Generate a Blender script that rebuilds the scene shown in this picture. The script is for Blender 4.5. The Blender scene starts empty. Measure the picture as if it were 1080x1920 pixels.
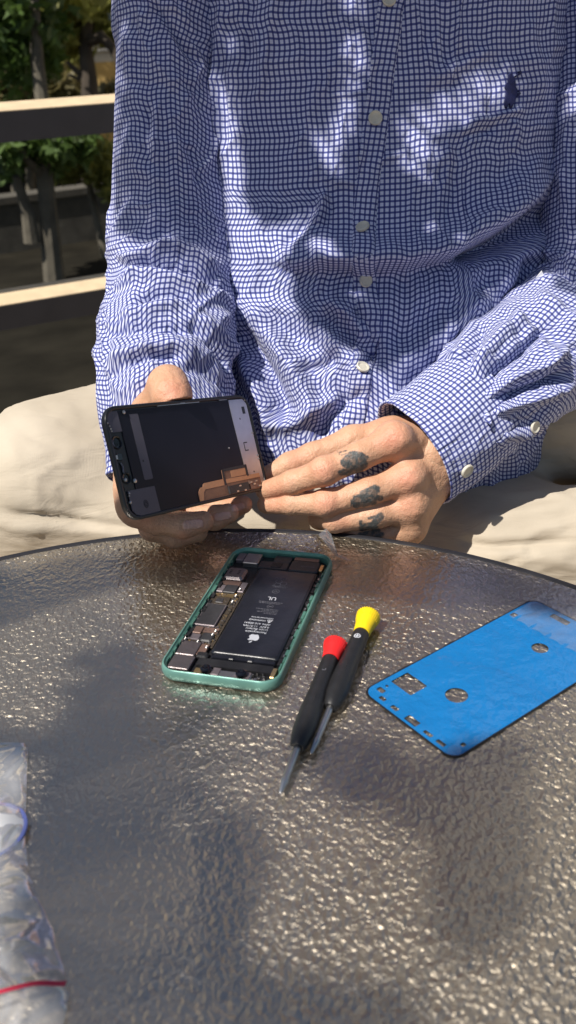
import bpy, bmesh, math, random
import numpy as np
from mathutils import Vector, Matrix, noise as mnoise
from mathutils.bvhtree import BVHTree
rad = math.radians
random.seed(7); np.random.seed(7)
scene = bpy.context.scene
COL = scene.collection
# ------------------------------------------------------------------ camera
F_PX, PITCH, ROLL, CAM_Z = 1640.0, 0.473294, -0.063771, 0.321626
C0 = np.array([0, 0, CAM_Z])
_f = np.array([0, math.cos(PITCH), -math.sin(PITCH)])
_r = np.array([1.0, 0, 0]); _u = np.cross(_r, _f)
CR = math.cos(ROLL) * _r + math.sin(ROLL) * _u
CU = -math.sin(ROLL) * _r + math.cos(ROLL) * _u
CF = _f
def ray(px, py):
    return CF + CR * (px - 540) / F_PX - CU * (py - 960) / F_PX
def at(px, py, Y):
    """world point seen at photo pixel px,py that lies at distance Y in front of the lens"""
    d = ray(px, py); return C0 + d * Y / d[1]
def on_plane(px, py, z=0.0):
    d = ray(px, py); return C0 + d * (z - CAM_Z) / d[2]
def proj(P):
    q = np.asarray(P, float) - C0; z = q @ CF
    return np.stack([540 + F_PX * (q @ CR) / z, 960 - F_PX * (q @ CU) / z], -1)
cam_d = bpy.data.cameras.new('camera'); cam = bpy.data.objects.new('camera', cam_d); COL.objects.link(cam)
m = Matrix.Identity(4)
for i in range(3):
    m[i][0] = CR[i]; m[i][1] = CU[i]; m[i][2] = -CF[i]; m[i][3] = C0[i]
cam.matrix_world = m
cam_d.sensor_fit = 'VERTICAL'; cam_d.sensor_height = 36; cam_d.lens = F_PX / 1920 * 36
cam_d.dof.use_dof = True; cam_d.dof.focus_distance = 0.66; cam_d.dof.aperture_fstop = 10.0
cam_d.clip_start = 0.01; cam_d.clip_end = 500
scene.camera = cam
GZ = -0.66            # ground level (the table top is z = 0)
# ------------------------------------------------------------------ light
SUN = Vector((-0.45, -0.36, 0.82)).normalized()
w = bpy.data.worlds.new('World'); scene.world = w; w.use_nodes = True
nt = w.node_tree; bg = nt.nodes['Background']; bg.inputs[1].default_value = 0.060
sky = nt.nodes.new('ShaderNodeTexSky'); sky.sky_type = 'NISHITA'; sky.sun_disc = False
sky.sun_elevation = math.asin(SUN.z); sky.sun_rotation = math.atan2(SUN.x, SUN.y)
nt.links.new(sky.outputs[0], bg.inputs[0])
sl = bpy.data.lights.new('sun', 'SUN'); sl.energy = 5.0; sl.angle = rad(0.5); sl.color = (1, 0.94, 0.86)
so = bpy.data.objects.new('sun', sl); COL.objects.link(so); so.rotation_euler = SUN.to_track_quat('Z', 'Y').to_euler()
so.location = (-3, -2, 5)
scene.view_settings.view_transform = 'Standard'; scene.view_settings.look = 'None'; scene.view_settings.exposure = 0.35
scene.render.engine = 'CYCLES'
scene.cycles.use_denoising = True
scene.cycles.max_bounces = 10; scene.cycles.transparent_max_bounces = 12
scene.cycles.caustics_reflective = False; scene.cycles.caustics_refractive = False
# ------------------------------------------------------------------ materials
def new_mat(name):
    mt = bpy.data.materials.new(name); mt.use_nodes = True
    return mt, mt.node_tree, mt.node_tree.nodes['Principled BSDF']
def N(nt, t, **kw):
    n = nt.nodes.new(t)
    for k, v in kw.items():
        if k.startswith('i_'): n.inputs[k[2:].replace('_', ' ')].default_value = v
        else: setattr(n, k, v)
    return n
def ramp(nt, stops, interp='LINEAR'):
    n = nt.nodes.new('ShaderNodeValToRGB'); cr = n.color_ramp; cr.interpolation = interp
    while len(cr.elements) < len(stops): cr.elements.new(0.5)
    for e, (p, c) in zip(cr.elements, stops):
        e.position = p; e.color = (*c, 1) if len(c) == 3 else c
    return n
def mat(name, col, rough=0.5, metal=0.0, var=0.0, vscale=40, bump=0.0, bscale=200, spec=0.5, coat=0.0):
    mt, t, b = new_mat(name)
    b.inputs['Base Color'].default_value = (*col, 1); b.inputs['Roughness'].default_value = rough
    b.inputs['Metallic'].default_value = metal; b.inputs['Specular IOR Level'].default_value = spec
    if coat: b.inputs['Coat Weight'].default_value = coat; b.inputs['Coat Roughness'].default_value = 0.15
    co = N(t, 'ShaderNodeTexCoord')
    if var:
        n = N(t, 'ShaderNodeTexNoise'); n.inputs['Scale'].default_value = vscale; n.inputs['Detail'].default_value = 5
        t.links.new(co.outputs['Object'], n.inputs['Vector'])
        rp = ramp(t, [(0.25, tuple(max(0, c * (1 - var)) for c in col)), (0.75, tuple(min(1, c * (1 + var)) for c in col))])
        t.links.new(n.outputs['Fac'], rp.inputs[0]); t.links.new(rp.outputs[0], b.inputs['Base Color'])
    if bump:
        n2 = N(t, 'ShaderNodeTexNoise'); n2.inputs['Scale'].default_value = bscale; n2.inputs['Detail'].default_value = 4
        t.links.new(co.outputs['Object'], n2.inputs['Vector'])
        bp = N(t, 'ShaderNodeBump'); bp.inputs['Strength'].default_value = bump; bp.inputs['Distance'].default_value = 0.002
        t.links.new(n2.outputs['Fac'], bp.inputs['Height']); t.links.new(bp.outputs[0], b.inputs['Normal'])
    return mt
def math_n(t, op, a, b=None, clamp=False):
    n = t.nodes.new('ShaderNodeMath'); n.operation = op; n.use_clamp = clamp
    for i, v in enumerate((a, b)):
        if v is None: continue
        if isinstance(v, (int, float)): n.inputs[i].default_value = v
        else: t.links.new(v, n.inputs[i])
    return n.outputs[0]
def shirt_material(name='checked_cotton', dark=1.0):
    mt, t, b = new_mat(name)
    uv = N(t, 'ShaderNodeUVMap'); sx = N(t, 'ShaderNodeSeparateXYZ'); t.links.new(uv.outputs[0], sx.inputs[0])
    def line(sock):
        q = math_n(t, 'MULTIPLY', sock, 1 / 0.0047)
        fr = math_n(t, 'FRACT', q)
        d = math_n(t, 'ABSOLUTE', math_n(t, 'SUBTRACT', fr, 0.5))          # 0 at the line's middle
        band = math_n(t, 'SUBTRACT', 1.0, math_n(t, 'MULTIPLY', math_n(t, 'SUBTRACT', d, 0.115), 6.5, True), True)
        thin = math_n(t, 'MULTIPLY', math_n(t, 'SUBTRACT', d, 0.44), 14.0, True)
        return math_n(t, 'ADD', math_n(t, 'MULTIPLY', band, 0.72), math_n(t, 'MULTIPLY', thin, 0.16))
    fx, fy = line(math_n(t, 'MULTIPLY', sx.outputs[0], 1.09)), line(sx.outputs[1])
    k = math_n(t, 'SUBTRACT', 1.0, math_n(t, 'MULTIPLY', math_n(t, 'SUBTRACT', 1.0, fx), math_n(t, 'SUBTRACT', 1.0, fy)))
    rp = ramp(t, [(0.0, (0.60, 0.63, 0.80)), (0.72, (0.085, 0.102, 0.29)), (1.0, (0.015, 0.019, 0.095))])
    t.links.new(k, rp.inputs[0]); t.links.new(rp.outputs[0], b.inputs['Base Color'])
    b.inputs['Roughness'].default_value = 0.85; b.inputs['Specular IOR Level'].default_value = 0.15
    b.inputs['Sheen Weight'].default_value = 0.08
    mp = N(t, 'ShaderNodeMapping'); t.links.new(uv.outputs[0], mp.inputs[0]); mp.inputs['Scale'].default_value = (1, 0.45, 1)
    n1 = N(t, 'ShaderNodeTexNoise'); n1.inputs['Scale'].default_value = 55; n1.inputs['Detail'].default_value = 3; n1.inputs['Distortion'].default_value = 1.2
    t.links.new(mp.outputs[0], n1.inputs['Vector'])
    n2 = N(t, 'ShaderNodeTexNoise'); n2.inputs['Scale'].default_value = 1500; t.links.new(uv.outputs[0], n2.inputs['Vector'])
    ad = math_n(t, 'ADD', math_n(t, 'MULTIPLY', n1.outputs['Fac'], 0.005), math_n(t, 'MULTIPLY', n2.outputs['Fac'], 0.0001))
    bp = N(t, 'ShaderNodeBump'); bp.inputs['Strength'].default_value = 0.75; bp.inputs['Distance'].default_value = 1.0
    t.links.new(ad, bp.inputs['Height']); t.links.new(bp.outputs[0], b.inputs['Normal'])
    # thin cotton lets a little light through
    return mt
def skin_material():
    mt, t, b = new_mat('skin')
    co = N(t, 'ShaderNodeTexCoord')
    n = N(t, 'ShaderNodeTexNoise'); n.inputs['Scale'].default_value = 60; n.inputs['Detail'].default_value = 6
    t.links.new(co.outputs['Object'], n.inputs['Vector'])
    rp = ramp(t, [(0.3, (0.50, 0.275, 0.165)), (0.7, (0.60, 0.355, 0.225))])
    t.links.new(n.outputs['Fac'], rp.inputs[0])
    def mixin(prev, attr, col, amt):
        a = N(t, 'ShaderNodeAttribute', attribute_name=attr)
        mx = N(t, 'ShaderNodeMix', data_type='RGBA')
        t.links.new(math_n(t, 'MULTIPLY', a.outputs['Fac'], amt), mx.inputs[0]); t.links.new(prev, mx.inputs[6]); mx.inputs[7].default_value = (*col, 1)
        return mx.outputs[2]
    c = mixin(rp.outputs[0], 'red', (0.60, 0.20, 0.13), 0.55)
    c = mixin(c, 'nail', (0.72, 0.42, 0.34), 0.7)
    c = mixin(c, 'ink', (0.035, 0.050, 0.055), 0.95)
    t.links.new(c, b.inputs['Base Color'])
    b.inputs['Subsurface Weight'].default_value = 0.12; b.inputs['Subsurface Radius'].default_value = (1, 0.35, 0.2); b.inputs['Subsurface Scale'].default_value = 0.004
    a = N(t, 'ShaderNodeAttribute', attribute_name='nail')
    t.links.new(math_n(t, 'SUBTRACT', 0.56, math_n(t, 'MULTIPLY', a.outputs['Fac'], 0.22)), b.inputs['Roughness'])
    v = N(t, 'ShaderNodeTexVoronoi'); v.inputs['Scale'].default_value = 900; t.links.new(co.outputs['Object'], v.inputs['Vector'])
    n3 = N(t, 'ShaderNodeTexNoise'); n3.inputs['Scale'].default_value = 260; n3.inputs['Detail'].default_value = 4; t.links.new(co.outputs['Object'], n3.inputs['Vector'])
    h = math_n(t, 'ADD', math_n(t, 'MULTIPLY', v.outputs['Distance'], 0.00035), math_n(t, 'MULTIPLY', n3.outputs['Fac'], 0.0014))
    bp = N(t, 'ShaderNodeBump'); bp.inputs['Strength'].default_value = 0.6; bp.inputs['Distance'].default_value = 1.0
    t.links.new(h, bp.inputs['Height']); t.links.new(bp.outputs[0], b.inputs['Normal'])
    return mt
def glass_material():
    mt, t, b = new_mat('hammered_glass'); t.nodes.remove(b)
    out = t.nodes['Material Output']
    co = N(t, 'ShaderNodeTexCoord')
    n0 = N(t, 'ShaderNodeTexNoise'); n0.inputs['Scale'].default_value = 290; n0.inputs['Detail'].default_value = 2.5; n0.inputs['Distortion'].default_value = 0.5
    n1 = N(t, 'ShaderNodeTexVoronoi', feature='SMOOTH_F1'); n1.inputs['Scale'].default_value = 350; n1.inputs['Smoothness'].default_value = 0.5
    mp = N(t, 'ShaderNodeMapping'); mp.inputs['Scale'].default_value = (1, 0.8, 1); mp.inputs['Rotation'].default_value = (0, 0, 0.5)
    t.links.new(co.outputs['Object'], mp.inputs[0])
    for q in (n0, n1): t.links.new(mp.outputs[0], q.inputs['Vector'])
    hgt = math_n(t, 'ADD', math_n(t, 'MULTIPLY', n0.outputs['Fac'], 0.0040), math_n(t, 'MULTIPLY', n1.outputs['Distance'], 0.0011))
    bp = N(t, 'ShaderNodeBump'); bp.inputs['Strength'].default_value = 0.19; bp.inputs['Distance'].default_value = 1.0
    t.links.new(hgt, bp.inputs['Height'])
    # the pressed glass is backed by a dark metallic tint: it mirrors softly and lets a little light through
    gl = N(t, 'ShaderNodeBsdfGlossy'); gl.inputs['Roughness'].default_value = 0.20; gl.inputs['Color'].default_value = (1.0, 0.98, 0.95, 1)
    rf = N(t, 'ShaderNodeBsdfRefraction'); rf.inputs['Roughness'].default_value = 0.15; rf.inputs['IOR'].default_value = 1.35; rf.inputs['Color'].default_value = (0.11, 0.11, 0.105, 1)
    tr = N(t, 'ShaderNodeBsdfTransparent'); tr.inputs['Color'].default_value = (0.5, 0.5, 0.5, 1)
    for q in (gl, rf): t.links.new(bp.outputs[0], q.inputs['Normal'])
    fr = N(t, 'ShaderNodeFresnel'); fr.inputs['IOR'].default_value = 1.6; t.links.new(bp.outputs[0], fr.inputs['Normal'])
    m1 = N(t, 'ShaderNodeMixShader'); m1.inputs[0].default_value = 0.12
    t.links.new(rf.outputs[0], m1.inputs[1]); t.links.new(tr.outputs[0], m1.inputs[2])
    df = N(t, 'ShaderNodeBsdfDiffuse'); df.inputs['Color'].default_value = (0.40, 0.34, 0.25, 1)
    bp2 = N(t, 'ShaderNodeBump'); bp2.inputs['Strength'].default_value = 1.0; bp2.inputs['Distance'].default_value = 1.0; t.links.new(hgt, bp2.inputs['Height']); t.links.new(bp2.outputs[0], df.inputs['Normal'])
    m2 = N(t, 'ShaderNodeMixShader'); m2.inputs[0].default_value = 0.13
    t.links.new(m1.outputs[0], m2.inputs[1]); t.links.new(df.outputs[0], m2.inputs[2])
    m3 = N(t, 'ShaderNodeMixShader'); t.links.new(math_n(t, 'ADD', math_n(t, 'MULTIPLY', fr.outputs[0], 0.40), 0.46, True), m3.inputs[0])
    # the steeper pimples of the pressed pattern catch the sun
    bp3 = N(t, 'ShaderNodeBump'); bp3.inputs['Strength'].default_value = 0.85; bp3.inputs['Distance'].default_value = 1.0; t.links.new(hgt, bp3.inputs['Height'])
    g2 = N(t, 'ShaderNodeBsdfGlossy'); g2.inputs['Roughness'].default_value = 0.42; g2.inputs['Color'].default_value = (0.92, 0.80, 0.62, 1); t.links.new(bp3.outputs[0], g2.inputs['Normal'])
    mg = N(t, 'ShaderNodeMixShader'); mg.inputs[0].default_value = 0.42; t.links.new(gl.outputs[0], mg.inputs[1]); t.links.new(g2.outputs[0], mg.inputs[2])
    t.links.new(m2.outputs[0], m3.inputs[1]); t.links.new(mg.outputs[0], m3.inputs[2])
    t.links.new(m3.outputs[0], out.inputs[0])
    return mt
def film_material(name, col, alpha, rough=0.12, bump=0.0):
    mt, t, b = new_mat(name)
    b.inputs['Base Color'].default_value = (*col, 1); b.inputs['Roughness'].default_value = rough; b.inputs['Alpha'].default_value = alpha
    return mt
def leaf_material(name, c1, c2):
    mt, t, b = new_mat(name)
    co = N(t, 'ShaderNodeTexCoord'); n = N(t, 'ShaderNodeTexNoise'); n.inputs['Scale'].default_value = 2.2; n.inputs['Detail'].default_value = 8
    t.links.new(co.outputs['Object'], n.inputs['Vector'])
    rp = ramp(t, [(0.3, c1), (0.7, c2)]); t.links.new(n.outputs['Fac'], rp.inputs[0]); t.links.new(rp.outputs[0], b.inputs['Base Color'])
    b.inputs['Roughness'].default_value = 0.55
    tl = N(t, 'ShaderNodeBsdfTranslucent'); t.links.new(rp.outputs[0], tl.inputs['Color']); mx = N(t, 'ShaderNodeMixShader'); mx.inputs[0].default_value = 0.45
    t.links.new(b.outputs[0], mx.inputs[1]); t.links.new(tl.outputs[0], mx.inputs[2]); t.links.new(mx.outputs[0], t.nodes['Material Output'].inputs[0])
    return mt
M = dict(
    shirt=shirt_material(), skin=skin_material(), glass=glass_material(),
    pants=None,
    black_metal=mat('black_painted_metal', (0.018, 0.018, 0.022), 0.38, 0.0, 0.2, 20, 0.1, 300),
    rail=mat('dark_rail_paint', (0.022, 0.021, 0.026), 0.5, 0.0, 0.25, 12, 0.15, 150),
    mint=mat('mint_anodised_metal', (0.155, 0.335, 0.28), 0.40, 0.3, 0.06, 120),
    mint_in=mat('mint_inner_frame', (0.11, 0.27, 0.21), 0.42, 0.5, 0.2, 200),
    dark_in=mat('dark_cavity', (0.012, 0.012, 0.014), 0.55, 0, 0.3, 300, 0.2, 900),
    batt=mat('battery_wrap', (0.012, 0.013, 0.018), 0.30, 0, 0.2, 30, 0.16, 120),
    print=mat('light_grey_print', (0.55, 0.56, 0.60), 0.6),
    dimprint=mat('dim_grey_print', (0.13, 0.13, 0.15), 0.6),
    steel=mat('brushed_steel', (0.27, 0.235, 0.235), 0.42, 0.85, 0.12, 300, 0.15, 900),
    silver=mat('bright_steel', (0.48, 0.46, 0.44), 0.32, 0.9, 0.08, 300),
    grey=mat('warm_grey_shield', (0.20, 0.17, 0.18), 0.5, 0.45, 0.12, 300),
    chip=mat('chip_black', (0.035, 0.034, 0.037), 0.5, 0.1, 0.25, 500),
    pcb=mat('circuit_board', (0.055, 0.042, 0.03), 0.5, 0.2, 0.7, 900, 0.4, 1500),
    gold=mat('gold_contact', (0.60, 0.44, 0.22), 0.35, 0.9),
    copper=mat('copper_foil', (0.20, 0.125, 0.10), 0.45, 0.35),
    lens=mat('lens_black', (0.004, 0.004, 0.006), 0.12, 0, coat=0.5),
    panel=mat('display_back_panel', (0.010, 0.010, 0.018), 0.42, 0.0, 0.15, 30, spec=0.25),
    panel2=mat('display_strip', (0.10, 0.092, 0.115), 0.5, 0.15, 0.08, 60),
    plate=mat('display_steel_plate', (0.55, 0.53, 0.55), 0.35, 0.85, 0.05, 200),
    orange=mat('flex_cable_copper', (0.58, 0.31, 0.17), 0.40, 0.35, 0.08, 300),
    orange_lo=mat('flex_cable_dark', (0.26, 0.14, 0.09), 0.45, 0.25, 0.15, 300),
    frame_black=mat('black_plastic_frame', (0.010, 0.010, 0.011), 0.35),
    driver=mat('black_rubber_handle', (0.016, 0.016, 0.017), 0.42, 0, 0.2, 200, 0.08, 800),
    red=mat('red_cap', (0.75, 0.022, 0.022), 0.38), yellow=mat('yellow_cap', (0.88, 0.62, 0.01), 0.38),
    shaft=mat('tool_steel', (0.55, 0.55, 0.55), 0.28, 0.95, 0.1, 200),
    white=mat('white_paint', (0.78, 0.78, 0.78), 0.5),
    navy=mat('navy_thread', (0.008, 0.012, 0.075), 0.7, 0, 0.3, 400, 0.5, 1500),
    button=mat('cream_button', (0.58, 0.55, 0.46), 0.30, 0, 0.12, 300),
    thread=mat('button_thread', (0.16, 0.15, 0.15), 0.8),
    cufflin=mat('dark_cuff_lining', (0.045, 0.04, 0.085), 0.85, 0, 0.5, 600),
    hair=mat('dark_brown_hair', (0.025, 0.016, 0.010), 0.55, 0, 0.4, 80, 0.8, 300),
    bark=mat('grey_bark', (0.10, 0.088, 0.065), 0.9, 0, 0.4, 9, 0.9, 30),
    bark_dark=mat('dark_bark', (0.055, 0.042, 0.030), 0.9, 0, 0.4, 9, 0.9, 30),
    chair=mat('dark_chair_wood', (0.05, 0.036, 0.026), 0.5, 0, 0.3, 20),
    wall_y=mat('ochre_wall', (0.60, 0.42, 0.16), 0.9, 0, 0.12, 3),
    wall_w=mat('pale_wall', (0.55, 0.55, 0.52), 0.9, 0, 0.1, 2),
    rail_tan=mat('tan_rail_top', (0.60, 0.47, 0.30), 0.7, 0, 0.12, 30, 0.2, 200),  # lighter tan strip along the top of each rail
)
# ------------------------------------------------------------------ mesh helpers
def link(name, verts, faces, material, parent=None, smooth=True, uv=None, loc=None):
    me = bpy.data.meshes.new(name)
    verts = np.asarray(verts, float)
    base = np.zeros(3) if loc is None else np.asarray(loc, float)
    if isinstance(faces, np.ndarray):
        nv, nf, k = len(verts), len(faces), faces.shape[1]
        me.vertices.add(nv); me.vertices.foreach_set('co', (verts - base).astype(np.float32).ravel())
        me.loops.add(nf * k); me.loops.foreach_set('vertex_index', faces.astype(np.int32).ravel())
        me.polygons.add(nf); me.polygons.foreach_set('loop_start', np.arange(0, nf * k, k, dtype=np.int32))
        me.polygons.foreach_set('loop_total', np.full(nf, k, dtype=np.int32))
        me.update(calc_edges=True); me.validate()
    else:
        me.from_pydata((verts - base).tolist(), [], faces); me.update()
    if smooth: me.polygons.foreach_set('use_smooth', [True] * len(me.polygons))
    if uv is not None:
        ul = me.uv_layers.new(name='UVMap'); li = np.empty(len(me.loops), dtype=np.int32); me.loops.foreach_get('vertex_index', li)
        ul.data.foreach_set('uv', np.asarray(uv, np.float32)[li].ravel())
    o = bpy.data.objects.new(name, me); COL.objects.link(o)
    for mm in (material if isinstance(material, (list, tuple)) else [material]): me.materials.append(mm)
    o.location = base
    if parent is not None: o.parent = parent
    return o
def tag(o, label, cat=None, group=None, kind=None):
    if label: o['label'] = label
    if cat: o['category'] = cat
    if group: o['group'] = group
    if kind: o['kind'] = kind
    return o
def empty(name, label, cat, loc=(0, 0, 0), rz=0, group=None):
    o = bpy.data.objects.new(name, None); COL.objects.link(o); o.location = loc; o.rotation_euler = (0, 0, rz); o.empty_display_size = 0.05
    return tag(o, label, cat, group)
class MB:
    """collects shapes into one mesh"""
    def __init__(s): s.v = []; s.f = []; s.mi = []
    def add(s, v, f, mi=0):
        n = len(s.v); s.v += [tuple(map(float, q)) for q in v]; s.f += [[n + i for i in q] for q in f]; s.mi += [mi] * len(f)
    def box(s, lo, hi, mi=0, bev=0.0):
        (x0, y0, z0), (x1, y1, z1) = lo, hi
        if bev > 0:
            b = min(bev, (x1 - x0) / 2.1, (y1 - y0) / 2.1)
            p = [(x0 + b, y0), (x1 - b, y0), (x1, y0 + b), (x1, y1 - b), (x1 - b, y1), (x0 + b, y1), (x0, y1 - b), (x0, y0 + b)]
            s.prism(p, z0, z1, mi, bev=min(b, (z1 - z0) / 2)); return
        v = [(x, y, z) for z in (z0, z1) for x, y in ((x0, y0), (x1, y0), (x1, y1), (x0, y1))]
        s.add(v, [[3, 2, 1, 0], [4, 5, 6, 7], [0, 1, 5, 4], [1, 2, 6, 5], [2, 3, 7, 6], [3, 0, 4, 7]], mi)
    def prism(s, pts, z0, z1, mi=0, bev=0.0):
        n = len(pts); P = np.array(pts, float); c = P.mean(0)
        rings = [(P, z0), (P, z1)] if bev <= 0 else [(P, z0), (P, z1 - bev), (c + (P - c) * (1 - bev / max(1e-6, np.abs(P - c).max())), z1)]
        v = [(x, y, z) for R_, z in rings for x, y in R_]; f = [list(range(n))[::-1]]
        for k in range(len(rings) - 1):
            f += [[k * n + i, k * n + (i + 1) % n, (k + 1) * n + (i + 1) % n, (k + 1) * n + i] for i in range(n)]
        f.append([(len(rings) - 1) * n + i for i in range(n)])
        s.add(v, f, mi)
    def lathe(s, prof, n=24, mi=0, origin=(0, 0, 0), axis=(0, 0, 1), facets=None):
        ax = Vector(axis).normalized(); q = ax.to_track_quat('Z', 'Y'); O = Vector(origin)
        v = []; f = []
        for z, r in prof:
            for i in range(n):
                a = 2 * math.pi * i / n
                v.append(O + q @ Vector((r * math.cos(a), r * math.sin(a), z)))
        for k in range(len(prof) - 1):
            f += [[k * n + i, k * n + (i + 1) % n, (k + 1) * n + (i + 1) % n, (k + 1) * n + i] for i in range(n)]
        f.append(list(range(n))[::-1]); f.append([(len(prof) - 1) * n + i for i in range(n)])
        s.add(v, f, mi)
    def tube(s, pts, rs, n=8, mi=0):
        pts = [Vector(p) for p in pts]; rs = rs if isinstance(rs, (list, tuple)) else [rs] * len(pts)
        v = []; f = []; up = Vector((0.13, 0.31, 0.94))
        for k, p in enumerate(pts):
            d = (pts[min(k + 1, len(pts) - 1)] - pts[max(k - 1, 0)]).normalized()
            a = d.cross(up); a = a.normalized() if a.length > 1e-4 else d.orthogonal().normalized(); b = d.cross(a)
            for i in range(n):
                t = 2 * math.pi * i / n; v.append(p + (a * math.cos(t) + b * math.sin(t)) * rs[k])
        for k in range(len(pts) - 1):
            f += [[k * n + i, k * n + (i + 1) % n, (k + 1) * n + (i + 1) % n, (k + 1) * n + i] for i in range(n)]
        f.append(list(range(n))); f.append([(len(pts) - 1) * n + i for i in range(n)][::-1])
        s.add(v, f, mi)
    def build(s, name, material, parent=None, smooth=False, fix=True):
        o = link(name, s.v, s.f, material, parent, smooth)
        me = o.data
        if len(me.materials) > 1: me.polygons.foreach_set('material_index', s.mi)
        if fix:
            bm = bmesh.new(); bm.from_mesh(me); bmesh.ops.recalc_face_normals(bm, faces=bm.faces); bm.to_mesh(me); bm.free()
        if smooth:
            me.polygons.foreach_set('use_smooth', [True] * len(me.polygons))
            try: me.set_sharp_from_angle(angle=rad(38))
            except Exception: pass
        return o
def rrect(w, h, r, n=8):
    p = []
    for cx, cy, a0 in ((w / 2 - r, h / 2 - r, 0), (-w / 2 + r, h / 2 - r, 90), (-w / 2 + r, -h / 2 + r, 180), (w / 2 - r, -h / 2 + r, 270)):
        for i in range(n + 1):
            a = rad(a0 + 90 * i / n); p.append((cx + r * math.cos(a), cy + r * math.sin(a)))
    return p
def ring_mesh(mb, prof, mi=0):
    """prof: list of (outline points, z); bridged in order"""
    n = len(prof[0][0]); v = [(x, y, z) for P, z in prof for x, y in P]; f = []
    for k in range(len(prof) - 1):
        f += [[k * n + i, k * n + (i + 1) % n, (k + 1) * n + (i + 1) % n, (k + 1) * n + i] for i in range(n)]
    mb.add(v, f, mi)
def text_obj(body, size, material, parent, loc, rz, thick=0.00004, name='lettering', align='LEFT', rx=0):
    cu = bpy.data.curves.new(name, 'FONT'); cu.body = body; cu.size = size; cu.extrude = thick; cu.align_x = align
    tmp = bpy.data.objects.new(name, cu); COL.objects.link(tmp)
    bpy.context.view_layer.update()
    me = bpy.data.meshes.new_from_object(tmp.evaluated_get(bpy.context.evaluated_depsgraph_get()))
    bpy.data.objects.remove(tmp); bpy.data.curves.remove(cu)
    me.name = name
    o = bpy.data.objects.new(name, me); COL.objects.link(o); me.materials.clear(); me.materials.append(material)
    o.location = loc; o.rotation_euler = (rx, 0, rz); o.parent = parent
    return o
# smooth value noise on numpy arrays
_LAT = np.random.RandomState(3).rand(256, 256)
def vnoise(u, v, seed=0):
    u = u + 17.3 * seed; v = v + 9.1 * seed
    i = np.floor(u).astype(int); j = np.floor(v).astype(int); a = u - i; b = v - j
    a = a * a * a * (a * (a * 6 - 15) + 10); b = b * b * b * (b * (b * 6 - 15) + 10)
    g = lambda p, q: _LAT[p % 256, q % 256]
    return (g(i, j) * (1 - a) + g(i + 1, j) * a) * (1 - b) + (g(i, j + 1) * (1 - a) + g(i + 1, j + 1) * a) * b
def fbm(u, v, oct=3, seed=0):
    s = 0; am = 1; tot = 0
    for k in range(oct):
        s = s + am * vnoise(u, v, seed + k); tot += am; am *= 0.5; u = u * 2.03; v = v * 2.03
    return s / tot
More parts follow.
